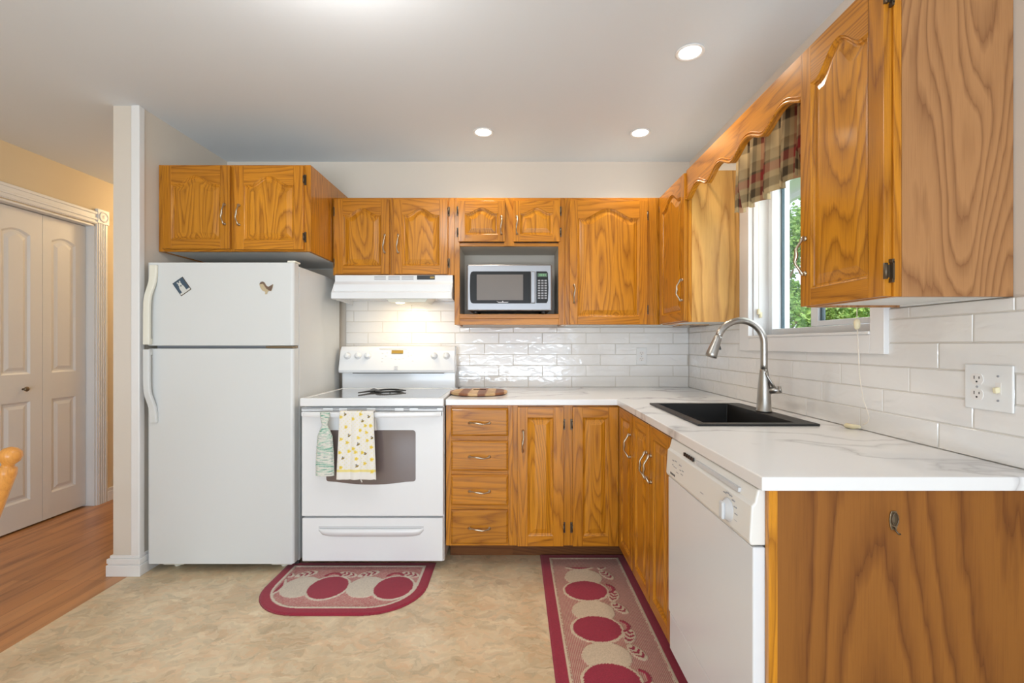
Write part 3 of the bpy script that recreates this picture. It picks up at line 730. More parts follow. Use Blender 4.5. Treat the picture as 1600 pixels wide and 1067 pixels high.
# ---- faucet
fx0, fy0, fz0 = 1.050, 1.975, .923
t = thing('kitchen_faucet', 'brushed nickel gooseneck pull-down faucet standing behind the black sink', 'faucet', (fx0, fy0, fz0))
MB().lathe([(.031, 0), (.031, .006), (.0285, .010), (.027, .05), (.024, .10), (.0195, .145), (.0165, .17), (.0150, .178)], n=28).build('body', M['steel'], t)
rr_ = .0985; pts = [(0, 0, .17), (0, 0, .20), (0, 0, .24), (0, 0, .285)]
for k in range(1, 23):
    a = k/22*math.radians(163); pts.append((-rr_+rr_*math.cos(a), 0, .285+rr_*math.sin(a)))
MB().tube(pts, .0142, 16).build('neck', M['steel'], t)
e = Vector(pts[-1]); dv = (e-Vector(pts[-2])).normalized()
hp = [e+dv*q for q in (-.004, .0, .010, .035, .075, .088, .090)]
MB().tube(hp, [.0145, .016, .0165, .019, .0235, .024, .021], 20).build('spray_head', M['steel'], t)
hb = MB(); hb.box(-.004, .004, -.003, .003, -.012, .012); hb.build('spray_button', M['black'], t, tuple(e+dv*.045+Vector((.020, -.004, 0))), (0, -.3, 0), bevel=.002)
MB().tube([(.012, -.010, .088), (.030, -.024, .092), (.046, -.034, .095)], [.014, .0145, .0155], 16).tube([(.046, -.034, .095), (.052, -.038, .096)], [.0155, .0135], 16).build('valve_stub', M['steel'], t)
MB().tube([(.030, -.024, .102), (.016, -.022, .125), (.002, -.020, .150), (-.002, -.018, .165)], [.008, .007, .006, .005], 12, flat=(1.5, .8)).build('lever', M['steel'], t)

# ------------------------------------------------------------------ refrigerator
FX0, FX1, FY = -1.937, -1.165, 2.473
t = thing('refrigerator', 'white top-freezer refrigerator standing in the nook by the partition wall', 'refrigerator', ((FX0+FX1)/2, FY+.35, 0))
sub(MB().box(FX0+.004, FX1-.001, FY+.068, 3.13, .035, 1.628), 'cabinet_body', M['fridge'], t, bevel=.006)
def fdoor(z0, z1, nm):
    m_ = MB(); r = .016; P = []
    for cx, cy, a0 in ((FX1-r, FY+r, -90), ): pass
    P = [(FX0, FY+.060), (FX0, FY+.012), (FX0+.004, FY+.004), (FX0+.012, FY)]
    for k in range(0, 7):
        a = math.radians(-90+k*15); P.append((FX1-r+r*math.cos(a), FY+r+r*math.sin(a)))
    P += [(FX1, FY+.060)]
    m_.prism(P, 'z', z0, z1)
    return sub(m_, nm, M['fridge'], t, bevel=.003)
fd1 = fdoor(1.199, 1.638, 'freezer_door'); fd2 = fdoor(.047, 1.184, 'fresh_food_door')
sub(MB().box(FX0+.012, FX1-.008, FY+.056, FY+.070, .05, 1.63), 'door_gasket', M['grey'], t)
def fhandle(z0, z1, up, door_):
    """moulded grip that leaves the door skin at one end and runs proud of it"""
    n = 20; m_ = MB(); vs = []; fs = []
    hx0, hx1 = FX0+.004, FX0+.042
    for i in range(n+1):
        q = i/n; z = z0+(z1-z0)*q; p = q if up else 1-q       # p: 0 at the centre gap, 1 at the far end
        s_ = 1/(1+math.exp((p-.70)*17)); off = .002+.020*s_; th = .015
        sh = .000+.030*(1-s_)
        wd = 1-.15*s_
        a0, a1 = hx0+sh*.6, hx0+sh*.6+(hx1-hx0)*wd
        vs += [(a0+.003, FY-off-th, z), (a1-.004, FY-off-th, z), (a1, FY-off-th+.005, z), (a1, FY-off+.002, z), (a0, FY-off+.002, z), (a0, FY-off-th+.004, z)]
    for i in range(n):
        for k in range(6): fs.append((i*6+k, i*6+(k+1) % 6, (i+1)*6+(k+1) % 6, (i+1)*6+k))
    fs += [tuple(range(6)), tuple(n*6+k for k in range(6))]
    m_.add(vs, fs)
    za, zb = (z0, z0+.03) if up else (z1-.03, z1)
    m_.box(hx0+.004, hx0+.024, FY-.024, FY+.002, za, zb)
    bpy.context.view_layer.update()
    o = m_.build('handle', M['cream'] if up else M['fridge'], None, bevel=.002); o.parent = door_; o.matrix_parent_inverse = door_.matrix_world.inverted(); return o
h1 = fhandle(1.205, 1.622, True, fd1); h2 = fhandle(.795, 1.180, False, fd2)
sub(MB().box(FX1-.040, FX1+.004, FY+.010, FY+.075, 1.638, 1.650), 'hinge_cover', M['cream'], t, bevel=.005)
sub(MB().box(FX1-.150, FX1-.005, FY+.006, FY+.060, 1.1865, 1.197), 'centre_hinge', M['brass'], t, bevel=.002)
sub(MB().box(FX0+.01, FX1-.01, FY+.085, FY+.10, .012, .045), 'toe_grille', M['dark'], t)
for xx in (FX0+.05, FX1-.14):
    sub(MB().box(xx, xx+.11, FY+.045, FY+.10, .022, .046).lathe([(.018, 0), (.018, .022)], (xx+.05, FY+.09, 0), 'z', 12), 'foot', M['cream'], t, bevel=.004)
for xx in (FX0+.06, FX1-.06): sub(MB().lathe([(.02, 0), (.02, .036)], (xx, 3.06, 0), 'z', 12), 'foot', M['dark'], t)

# fridge magnets
def grid_sheet(nx, ny, pos, col, mb=None):
    mb = mb or MB(); cols = []
    vs = []
    for j in range(ny+1):
        for i in range(nx+1):
            u_, v_ = i/nx, j/ny; vs.append(pos(u_, v_)); cols.append(col(u_, v_))
    fs = [(j*(nx+1)+i, j*(nx+1)+i+1, (j+1)*(nx+1)+i+1, (j+1)*(nx+1)+i) for j in range(ny) for i in range(nx)]
    mb.add(vs, fs, 0, True); return mb, cols
def photo_col(u_, v_):
    if min(u_, 1-u_) < .05 or min(v_, 1-v_) < .04: return (.10, .065, .03) if (v_ < .06 or u_ > .95) else (.05, .07, .085)
    # white animal seated on a dark blue ground
    if (u_-.45)**2/.05+(v_-.30)**2/.13 < 1 or (u_-.47)**2/.022+(v_-.66)**2/.022 < 1 or v_ < .16: 
        if (u_-.47)**2+(v_-.56)**2 < .0035: return (.10, .12, .13)
        return (.62, .62, .58)
    if abs(u_-.36) < .05 and .78 < v_ < .88 or abs(u_-.58) < .05 and .78 < v_ < .88: return (.62, .62, .58)
    return (.055, .09, .13)
PW, PH_ = .064, .080
mb, cols = grid_sheet(40, 48, lambda u_, v_: ((u_-.5)*PW, -.0030, (v_-.5)*PH_), photo_col)
k = len(mb.v); mb.box(-PW/2, PW/2, -.0028, 0, -PH_/2, PH_/2); cols += [(.06, .05, .04)]*8
tag(mb.build('picture_magnet', M['photo'], None, (X(284.6, FY), FY-.0003, Z(447.5, FY)), (0, math.radians(-35), 0), cols=cols), 'small tilted picture magnet with a white animal on dark blue', 'magnet')
# bird
out = [(-.036, .018), (-.030, .030), (-.018, .034), (-.008, .028), (-.001, .014), (.010, .006), (.020, .010), (.036, .020), (.033, .002), (.026, -.016), (.016, -.016), (.008, -.018), (.003, -.032), (-.006, -.033), (-.006, -.020), (-.020, -.014), (-.030, 0), (-.034, .010)]
t = thing('bird_magnet', 'small brown and cream bird-shaped magnet on the freezer door', 'magnet', (X(416.5, FY), FY-.0003, Z(450, FY)))
M['birdb'] = plain('bird_cream', (.52, .42, .26), .6); M['birdw'] = plain('bird_brown', (.16, .10, .065), .6)
MB().prism(out, 'y', 0, -.004).build('bird_body', M['birdb'], t, bevel=.001)
wing = [(-.035, .019), (-.030, .030), (-.018, .034), (-.008, .028), (-.001, .014), (.010, .006), (.020, .010), (.036, .020), (.033, .002), (.026, -.016), (.014, -.012), (.002, -.004), (-.008, .010), (-.016, .022), (-.028, .020)]
MB().prism(wing, 'y', -.0038, -.0065).build('bird_wing', M['birdw'], t, bevel=.001)

# ------------------------------------------------------------------ range
GX0, GX1, GF = -1.131, -.373, 2.485
t = thing('electric_range', 'white smooth-top electric range between the refrigerator and the drawers', 'stove', ((GX0+GX1)/2, 2.8, 0))
sub(MB().box(GX0+.004, GX1-.003, GF+.032, 3.15, .045, .878), 'range_body', M['white'], t, bevel=.003)
# cooktop
mb = slab([GX0, GX0+.028, GX1-.030, GX1], [2.468, 2.494, 3.02, 3.10], lambda x, y: not (GX0+.028 < x < GX1-.03 and 2.494 < y < 3.02), .879, .9225)
sub(mb, 'cooktop_frame', M['white'], t, bevel=.006, seg=3)
ck = sub(MB().box(GX0+.0285, GX1-.0305, 2.4945, 3.0195, .902, .9205), 'glass_cooktop', M['cook'], t)
# oven door with a window of its own
gx = lambda px: X(px, GF); gz = lambda py: Z(py, GF)
od = sub(MB().box(GX0+.003, GX1-.005, GF, GF+.030, gz(806.5), .852).box(GX0+.003, GX1-.005, GF-.006, GF+.030, .853, .871), 'oven_door', M['white'], t, bevel=.004)
for a, b_ in ((470, 505), (519, 530), (541, 573), (585.5, 617), (629.5, 640), (652, 683)):
    for q, (z0, z1) in enumerate(((.8640, .8668), (.8565, .8590))):
        if q and (a < 480 or a > 650): continue
        sub(MB().box(X(a, 2.479)+.004, X(b_, 2.479), GF-.0072, GF-.004, z0, z1), 'vent_slot', M['dark'], od)
wx0, wx1 = gx(510), gx(649.5); P = []
for cx, cz, a0 in ((wx1-.016, gz(672)-.016, 0), (wx0+.016, gz(672)-.016, 90)):
    for k in range(7): a = math.radians(a0+k*15); P.append((cx+.016*math.cos(a), cz+.016*math.sin(a)))
for k in range(7): a = math.radians(180+k*12); P.append((wx0+.016+.016*math.cos(a), gz(748)+.014*math.sin(a)))
for k in range(1, 12): q = k/12; P.append((wx0+.02+(wx1-wx0-.04)*q, gz(750.5)-.022*math.sin(q*PI)**.8))
for k in range(7): a = math.radians(-72+k*12); P.append((wx1-.016+.016*math.cos(a), gz(748)+.014*math.sin(a)))
sub(MB().prism(P, 'y', GF-.002, GF+.004), 'oven_window', M['glassdk'], od)
# handle bar: wide flat bow
n = 24; m_ = MB(); vs = []; fs = []
for i in range(n+1):
    q = i/n; x = GX0+.012+(GX1-GX0-.024)*q; bow = math.sin(q*PI)**.5; y = GF-.020-.030*bow; zb = .829-.004*bow
    vs += [(x, y, zb), (x, y-.002, zb+.012), (x, y, .850), (x, y+.012, .853), (x, y+.016, .840), (x, y+.012, zb)]
for i in range(n):
    for k in range(6): fs.append((i*6+k, i*6+(k+1) % 6, (i+1)*6+(k+1) % 6, (i+1)*6+k))
fs += [tuple(range(6)), tuple(n*6+k for k in range(6))]
m_.add(vs, fs, 0, True)
for a in (GX0+.012, GX1-.034): m_.box(a, a+.022, GF-.024, GF+.002, .829, .850)
sub(m_, 'handle', M['white'], od, bevel=.0015)
# storage drawer with moulded lip
dr_ = sub(MB().box(GX0+.005, GX1-.007, GF, GF+.030, .057, gz(809.5)), 'storage_drawer', M['white'], t, bevel=.004)
m_ = MB(); vs = []; fs = []; n = 28
for i in range(n+1):
    q = i/n; x = gx(498)+(gx(662)-gx(498))*q; e_ = (1-(2*q-1)**8)**.5 if 0 < q < 1 else 0
    zt = gz(825); zb = gz(829)-.030*e_
    vs += [(x, GF+.001, zt), (x, GF-.016*e_, zt-.004*e_), (x, GF-.017*e_, (zt+zb)/2), (x, GF-.004*e_, zb), (x, GF+.001, zb)]
for i in range(n):
    for k in range(5): fs.append((i*5+k, i*5+(k+1) % 5, (i+1)*5+(k+1) % 5, (i+1)*5+k))
m_.add(vs, fs, 0, True)
sub(m_, 'drawer_pull', M['white'], dr_)
sub(MB().box(gx(498), gx(662), GF-.001, GF+.001, gz(824.5), gz(822)), 'pull_recess', M['lgrey'], dr_)
# backguard
BX0_, BX1_ = -1.136, -.386
t2 = MB().prism([(3.025, 1.022), (3.020, 1.040), (3.055, 1.165), (3.075, 1.192), (3.12, 1.194), (3.12, 1.022)], 'x', BX0_, BX1_)
bg = sub(t2, 'control_panel', M['white'], t, bevel=.006, seg=3)
sub(MB().box(BX0_+.006, BX1_-.004, 3.075, 3.12, .918, 1.022), 'backguard', M['white'], t, bevel=.003)
sub(MB().box(BX0_+.09, BX1_-.07, 3.028, 3.074, 1.018, 1.0225), 'vent_slot', M['dark'], bg)  # dark strip stands in for the shadow under the panel lip
tl = math.atan2(.035, .125)
def onpanel(px, py, mbf, nm, mat):
    # place a small item on the sloping panel
    d = 3.04; z = Z(py, d); y = 3.020+(z-1.040)*.035/.125; x = X(px, y)
    bpy.context.view_layer.update()
    o = mbf.build(nm, mat, None, (x, y-.0005, z), (-tl, 0, 0)); mw = bpy.data.objects[bg.name]
    o.parent = mw; o.matrix_parent_inverse = mw.matrix_world.inverted(); return o
for px in (543, 559.5, 574.7, 678.5, 697.5):
    kb = MB().lathe([(.0225, 0), (.0225, -.004), (.0175, -.006), (.0155, -.020), (.013, -.022), (.0001, -.022)], (0, 0, 0), 'y', 22).box(-.0035, .0035, -.027, -.018, -.0150, .0150)
    onpanel(px, 556, kb, 'knob', M['white'])
onpanel(621, 550, MB().box(-.038, .038, -.0035, .001, -.0115, .0115), 'clock_display', M['gold'])
onpanel(620.5, 545, MB().box(-.115, .115, -.0025, .001, -.0012, .0012), 'printed_line', M['grey'])
mb = MB()
for i, (a, b_) in enumerate(((598, 552), (603, 556), (598, 560), (605, 551), (638, 551), (643, 555), (638, 556), (646, 551), (612, 560), (618, 561), (624, 561), (630, 560), (597, 565), (645, 564))):
    onpanel(a, b_, MB().box(-.006, .006, -.0022, .001, -.0013, .0013), 'button_print', M['lgrey'])
mb = MB()
for (a, b_, c_, d_) in ((-.012, .012, .010, .012), (-.012, .012, -.012, -.010), (-.012, -.010, -.012, .012), (.010, .012, -.012, .012), (-.006, .006, -.005, -.003), (-.006, -.004, -.005, .006), (.004, .006, -.005, .006), (-.006, .006, .004, .006)): mb.box(a, b_, -.0025, .001, c_, d_)
onpanel(618.5, 575, mb, 'emblem', M['lgrey'])
for xx in (GX0+.05, GX1-.05):
    for yy in (2.63, 3.09): sub(MB().lathe([(.016, .0), (.016, .046)], (xx, yy, 0), 'z', 12), 'foot', M['dark'], t)

# fish-shaped metal trivet lying on the cooktop
mb = MB(); R_ = []; n = 40
t = thing('fish_trivet', 'black fish-shaped metal trivet lying on the glass cooktop', 'trivet', (X(600, 2.80), 2.82, .9215))
vs = []; fs = []
for k in range(n):
    a = 2*PI*k/n; ca, sa = math.cos(a), math.sin(a)
    ox = .030+.082*ca; oy = .088*sa*(1-.25*ca)
    vs += [(ox, oy, .003), (.030+.060*ca, oy*.70, .003), (ox, oy, .011), (.030+.060*ca, oy*.70, .011)]
for k in range(n):
    a = k*4; b_ = (k+1) % n*4; fs += [(a, b_, b_+2, a+2), (a+1, a+3, b_+3, b_+1), (a+2, b_+2, b_+3, a+3), (a, a+1, b_+1, b_)]
mb.add(vs, fs)
mb.prism([(-.044, -.030), (-.044, .030), (-.060, .045), (-.108, .135), (-.098, .030), (-.090, 0), (-.102, -.050), (-.118, -.135), (-.070, -.050)], 'z', .0035, .0105)
mb.prism([(.106, -.016), (.128, .0), (.106, .016)], 'z', .004, .0105)
mb.build('fish_outline', M['iron'], t, bevel=.0015)
for a, b_ in ((.05, .07), (.05, -.07), (-.06, 0)): MB().lathe([(.005, 0), (.005, .004)], (a, b_, 0), 'z', 10).build('foot', M['iron'], t)

# ------------------------------------------------------------------ range hood
HD = 2.872
hx0, hx1 = XU[0]+.016, XU[1]-.008
t = thing('range_hood', 'white under-cabinet range hood with its lamp lit above the stove', 'range hood', ((hx0+hx1)/2, 3.0, 1.47))
P = [(HD+.012, 1.632), (HD+.012, 1.592), (HD-.010, 1.572), (HD-.012, 1.530), (HD-.040, 1.520), (HD-.045, 1.482), (HD-.030, 1.482), (HD+.0, 1.50), (3.195, 1.50), (3.195, 1.632)]
sub(MB().prism(P, 'x', hx0+.001, hx1-.001).prism([(HD-.045, 1.482), (HD-.045, 1.52), (HD+.012, 1.592), (3.195, 1.592), (3.195, 1.472)], 'x', hx0, hx0+.006)
    .prism([(HD-.045, 1.482), (HD-.045, 1.52), (HD+.012, 1.592), (3.195, 1.592), (3.195, 1.472)], 'x', hx1-.006, hx1), 'hood_shell', M['white'], t, bevel=.002)
for a, b_ in ((584, 602), (606, 624), (627, 645.5)):
    for z in (1.622, 1.6135, 1.605): sub(MB().box(X(a, HD), X(b_, HD), HD+.0105, HD+.0135, z-.0018, z+.0018), 'vent_slot', M['grey'], t)
sub(MB().box(X(651, HD), X(679, HD), HD+.010, HD+.0135, 1.604, 1.630), 'control_plate', M['black'], t)
sub(MB().box(X(671.5, HD), X(678, HD), HD+.009, HD+.012, 1.611, 1.623), 'rating_sticker', M['gold'], t)
sub(MB().prism([(X(596, 2.8), 1.50), (X(604, 2.8), 1.463), (X(662, 2.8), 1.463), (X(670, 2.8), 1.50)], 'y', HD-.02, 3.06), 'filter_housing', M['cream'], t, bevel=.003)
sub(MB().lathe([(.0001, 1.4585), (.020, 1.4595), (.028, 1.4625), (.028, 1.466)], (X(621, 2.84), HD+.035, 0), 'z', 20), 'lamp_lens', M['emitw'], t)
light('hood_lamp', 'AREA', (X(621, 2.84), HD+.09, 1.452), (math.radians(20), 0, 0), 2.0, (1, .80, .52), size=.12)

# ------------------------------------------------------------------ microwave
MD = 2.862; mx0, mx1, mz0, mz1 = X(729.3, MD), X(862.5, MD), 1.4115, Z(413, MD)
t = thing('microwave_oven', 'stainless steel microwave with black window sitting in the cabinet niche', 'microwave', ((mx0+mx1)/2, 3.0, 1.3935))
sub(MB().box(mx0+.004, mx1-.004, MD+.012, 3.16, mz0+.004, mz1-.004), 'housing', M['chrome'], t, bevel=.006)
fr = sub(MB().box(mx0, mx1, MD, MD+.022, mz0, mz1), 'front_panel', M['chrome'], t, bevel=.009, seg=4)
q = lambda px: X(px, MD); qz = lambda py: Z(py, MD)
P = [(q(804), qz(424)), (q(738), qz(424)), (q(735.5), qz(427)), (q(734.3), qz(440)), (q(734), qz(456)), (q(735), qz(468)), (q(737), qz(473)), (q(740), qz(474)), (q(829), qz(474)), (q(829), qz(424))]
P = [(q(829), qz(424)), (q(739), qz(424)), (q(736), qz(425.5)), (q(734.6), qz(430)), (q(734), qz(449)), (q(734.6), qz(468)), (q(736), qz(472.5)), (q(739), qz(474)), (q(829), qz(474))]
dk = sub(MB().prism(P, 'y', MD-.003, MD+.003), 'door_glass', M['mwblack'], t, bevel=.001)
sub(MB().box(q(745), q(817.3), MD-.0042, MD-.002, qz(469), qz(429)), 'mesh_window', M['mwglass'], dk)
sub(MB().box(q(829), q(836.5), MD-.016, MD+.002, qz(474), qz(424.3)), 'door_handle', M['chrome'], t, bevel=.005, seg=3)
P = [(q(838), qz(424)), (q(854), qz(424)), (q(856), qz(427)), (q(857), qz(449)), (q(856), qz(470)), (q(854), qz(473.5)), (q(838), qz(473.5))]
kp = sub(MB().prism(P, 'y', MD-.003, MD+.003), 'keypad', M['mwblack'], t, bevel=.001)
sub(MB().box(q(840), q(855), MD-.0042, MD-.002, qz(432.5), qz(427)), 'clock_display', M['lcd'], kp)
mb = MB()
for r in range(8):
    for c_ in range(3):
        zc = qz(438.5+r*3.9); xc = q(842.3+c_*5.1)
        mb.box(xc-.0072, xc+.0072, MD-.0040, MD-.002, zc-.0045, zc+.0045)
sub(mb, 'key_print', M['grey'], kp)
mb = MB()
for k in range(4): mb.box(q(843+k*2.6), q(844.6+k*2.6), MD-.0048, MD-.004, qz(431.3), qz(428.3))
M['lcdg'] = plain('display_digits', (.05, .1, .05), .4, emis=(.3, .7, .3), es=.5)
sub(mb, 'display_digits', M['lcdg'], kp)
mb = MB()
mb.prism([(q(775.5), qz(470.3)), (q(779), qz(473)), (q(793), qz(473)), (q(795), qz(471.8)), (q(787), qz(471.8)), (q(785.5), qz(470)), (q(784), qz(471.8)), (q(779), qz(471.8))], 'y', MD-.0045, MD-.003)
sub(mb, 'logo_mark', M['lgrey'], dk)
for a in (mx0+.05, mx1-.05):
    for yy in (2.90, 3.12): sub(MB().lathe([(.014, 1.3935), (.016, 1.4155)], (a, yy, 0), 'z', 12), 'foot', M['black'], t)

# ------------------------------------------------------------------ dishwasher (facing the left), local x toward the camera
DXF = .540; DY1, DY0 = 1.648, 1.062
t = thing('dishwasher', 'white built-in dishwasher with a dial under the near end of the counter', 'dishwasher', (DXF, DY1, 0), R90)
W = DY1-DY0
MB().box(.004, W-.004, .035, .60, .11, .872).build('tub', M['dw'], t)
MB().box(0, W, 0, .030, .275, .746).build('door', M['dw'], t, bevel=.004)
MB().box(.0, W, .005, .034, .140, .268).build('access_panel', M['dw'], t, bevel=.003)
MB().box(.0, W, .10, .112, .0, .140).build('toe_kick', M['dark'], t)
cp = MB().prism([(.032, .750), (-.005, .750), (-.008, .760), (-.003, .838), (.004, .846), (.012, .878), (.032, .880)], 'x', 0, W).build('control_panel', M['dwp'], t, bevel=.004, seg=2)
MB().box(.25, W-.07, -.0005, .012, .850, .8600).build('handle_recess_shade', M['lgrey'], cp)  # grey strip paints in the shading of the handle groove
for k in range(5): MB().box(.150+k*.017, .160+k*.017, -.0012, .004, .851, .8615).build('vent_slot', M['black'], cp)
kz = .792; ky = -.0063
kb = MB().lathe([(.030, ky+.002), (.030, ky-.001), (.026, ky-.002), (.022, ky-.010), (.0001, ky-.012)], (ry and (DY1-1.175), 0, kz), 'y', 28)
kb.build('dial', M['lgrey'], cp); MB().box(DY1-1.175-.010, DY1-1.175+.010, ky-.019, ky-.010, kz-.022, kz+.022).build('dial_grip', M['lgrey'], cp, bevel=.004)
mb = MB()
for k in range(9):
    a = math.radians(-60+k*22); cx_, cz_ = DY1-1.175+.043*math.cos(a), kz+.042*math.sin(a); mb.box(cx_-.006, cx_+.008, ky-.0004, ky+.002, cz_-.0009, cz_+.0009)
for (a, zc, l) in ((.06, .815, .014), (.085, .818, .014), (.060, .800, .010), (.075, .797, .010), (.09, .797, .010), (.125, .815, .018), (.13, .80, .010), (.15, .803, .014), (.30, .782, .022), (.10, .785, .02), (.14, .79, .02)):
    mb.box(a, a+l, ky-.0004, ky+.002, zc-.0012, zc+.0012)
mb.build('panel_print', M['grey'], cp)
mb = MB()
for k in range(4): mb.box(.045+k*.012, .054+k*.012, -.0078, -.004, .765, .772)
mb.build('name_badge', M['dark'], cp)

# ------------------------------------------------------------------ wall plates
def duplex(parent, x, z, s=1.0, y=0):
    for dz in (.0195, -.0195):
        o = MB().prism([(x+.0165*math.cos(a)*1.0, z+dz+max(-.0135, min(.0135, .0175*math.sin(a)))) for a in [2*PI*k/28 for k in range(28)]], 'y', y-.0065, y-.003).build('socket', M['plug'], parent)
        MB().box(x-.0075, x-.0055, y-.0070, y-.006, z+dz+.000, z+dz+.008).box(x+.0055, x+.0075, y-.0070, y-.006, z+dz+.001, z+dz+.007).lathe([(.0024, y-.0070), (.0024, y-.006)], (x, 0, z+dz-.0065), 'y', 10).build('slot', M['dark'], o)
    MB().lathe([(.0028, y-.0066), (.0028, y-.004)], (x, 0, z), 'y', 10).build('screw', M['grey'], parent)
t = thing('wall_outlet', 'single white duplex outlet on the tiled back wall under the cabinets', 'outlet', (X(1002.2, TY), TY-.0005, Z(556.5, TY)))
MB().box(-.035, .035, -.005, 0, -.057, .057).build('cover_plate', M['plate'], t, bevel=.003); duplex(t, 0, 0)
t = thing('outlet_and_switch', 'double white wall plate with an outlet and a light switch', 'outlet', (TX-.0005, 1.173, 1.098), R90)
MB().box(-.060, .060, -.005, 0, -.057, .057).build('cover_plate', M['plate'], t, bevel=.003); duplex(t, -.026, 0)
MB().box(.019, .033, -.0055, -.002, -.014, .014).build('switch_slot', M['plug'], t)
MB().box(.0215, .0305, -.016, -.003, -.010, .004).build('switch_toggle', M['almond'], t, rot=(.15, 0, 0), bevel=.002)
for z in (.030, -.030): MB().lathe([(.0028, -.0066), (.0028, -.004)], (.026, 0, z), 'y', 10).build('screw', M['grey'], t)

# ------------------------------------------------------------------ recessed lights
def downlight(x, y, label, power):
    t = thing('recessed_light', label, 'ceiling light', (x, y, CEIL), group=None)
    MB().lathe([(.060, -.001), (.060, -.005), (.056, -.007), (.046, -.004), (.045, -.001)], n=32).build('trim_ring', M['trim'], t)
    MB().lathe([(.0001, -.0035), (.045, -.0035), (.045, -.001)], n=32).build('lens', M['emit'], t)
    light('downlight_beam', 'SPOT', (x, y, CEIL-.03), (0, 0, 0), power, (1, .86, .68), spot_size=math.radians(150), spot_blend=.9, shadow_soft_size=.045)
downlight(.749, 2.003, 'recessed ceiling light nearest the camera, beside the window valance', 18)
downlight(-.184, 2.758, 'recessed ceiling light above the microwave niche', 16)
downlight(.741, 2.766, 'recessed ceiling light in the corner above the tall wall cabinet', 16)
# flush ceiling light just above the picture
t = thing('flush_ceiling_light', 'round flush ceiling light at the top edge above the stove area', 'ceiling light', (-.58, 1.36, CEIL))
MB().lathe([(.15, 0), (.15, -.02), (.14, -.03)], n=36).build('base_ring', M['trim'], t)
MB().lathe([(.138, -.022), (.125, -.050), (.08, -.072), (.0001, -.080)], n=36).build('glass_shade', M['emit'], t)
light('flush_light_glow', 'POINT', (-.58, 1.36, CEIL-.20), (0, 0, 0), 12, (1, .97, .93), shadow_soft_size=.13)
t = thing('hall_ceiling_light', 'flush ceiling light in the hallway hidden behind the partition', 'ceiling light', (HALL_LAMP[0], HALL_LAMP[1], CEIL))
MB().lathe([(.12, 0), (.12, -.02), (.06, -.045), (.0001, -.05)], n=24).build('glass_shade', M['emitw'], t)

# ------------------------------------------------------------------ rugs
RED, CREAM, PINK = (.31, .014, .040), (.60, .48, .34), (.50, .17, .16)
def apple_pattern(u_, v_, ax):
    """u along the row of apples (metres from centre of a cream+red pair), v across. returns code"""
    return None
MS = 1.25
def motif(a, c):
    """a: along the row (0 .. .245 per pair), c: across; pale apple followed by a red apple with leaves. 0 ground 1 cream 2 red"""
    a /= MS; c /= MS
    P_ = .245
    k = a-math.floor(a/P_)*P_
    res = 0
    for sft in (-P_, 0, P_):
        q = k+sft
        dr = math.hypot((q-.165)/.072, (c+.005)/.082); dc = math.hypot((q-.060)/.070, (c+.000)/.076)
        if dc < 1: res = 1
        if dr < 1.10 and dr >= .99 and res != 2: res = 1
    for sft in (-P_, 0, P_):
        q = k+sft
        if math.hypot((q-.165)/.072, (c+.005)/.082) < .99: res = 2
    # leaves on the upper side
    for sft in (-P_, 0, P_):
        q = k+sft
        for (lx, lc, rot, L, Wd) in ((.040, .098, .5, .042, .021), (.205, .094, -.35, .040, .020)):
            dx, dy = q-lx, c-lc; xx = dx*math.cos(rot)+dy*math.sin(rot); yy = -dx*math.sin(rot)+dy*math.cos(rot)
            e_ = math.hypot(xx/L, yy/Wd)
            if e_ < 1:
                res = 1
                if e_ < .78 and (math.sin(xx*300+abs(yy)*260) > .0): res = 2
        if abs(math.hypot(q-.150, c-.075)-.030) < .006 and c > .08: res = 2
    return res
def rugmesh(name, sx, sy, inside_d, along, label, step=.0035, nrow=None, centre=0.0, start=0.0, rib=False):
    """inside_d(x,y) = distance inside the outline (metres)"""
    rnd = random.Random(5); nx, ny = int(sx/step), int(sy/step)
    mb = MB(); cols = []; idx = {}
    for j in range(ny+1):
        for i in range(nx+1):
            x, y = sx*i/nx, sy*j/ny; d = inside_d(x, y)
            if d < -.0005: continue
            jt = rnd.uniform(-.002, .002); h = .008
            if d < .048: c_ = RED; h = .0065 if d < .010 else .008
            elif d < .060+jt: c_ = CREAM; h = .0095
            else:
                a, c = (x-start, y-centre) if along == 'x' else (-(y-start), x-centre)
                if along == 'y': c = c
                k = motif(a+jt, c+rnd.uniform(-.0015, .0015)) if (nrow is None or nrow[0] < a < nrow[1]) else 0
                if k == 1: c_ = CREAM; h = .0095
                elif k == 2: c_ = RED; h = .0095
                else:
                    if rib: s_ = .12+.76*(i % 2)
                    else: s_ = rnd.random()
                    c_ = tuple(CREAM[q]*.92*s_+(RED[q]*1.15)*(1-s_) for q in range(3)); h = .0065
                    if not rib: c_ = tuple(.5*c_[q]+.5*PINK[q] for q in range(3))
            f_ = rnd.uniform(.86, 1.1); cols.append(tuple(min(1, v*f_) for v in c_))
            if d < .004: h = max(.002, h*.5)
            idx[(i, j)] = len(mb.v); mb.v.append((x, y, h))
    for j in range(ny):
        for i in range(nx):
            ks = [(i, j), (i+1, j), (i+1, j+1), (i, j+1)]
            if all(q in idx for q in ks): mb.f.append([idx[q] for q in ks]); mb.m.append(0); mb.sm.append(True)
    # skirt to the floor
    from collections import Counter
    ec = Counter()
    for f_ in mb.f:
        for a, b_ in zip(f_, f_[1:]+f_[:1]): ec[(min(a, b_), max(a, b_))] += 1
    low = {}
    for (a, b_), n_ in list(ec.items()):
        if n_ == 1:
            for q in (a, b_):
                if q not in low: low[q] = len(mb.v); mb.v.append((mb.v[q][0], mb.v[q][1], .0008)); cols.append(RED)
            mb.f.append([a, b_, low[b_], low[a]]); mb.m.append(0); mb.sm.append(False)
    return mb, cols
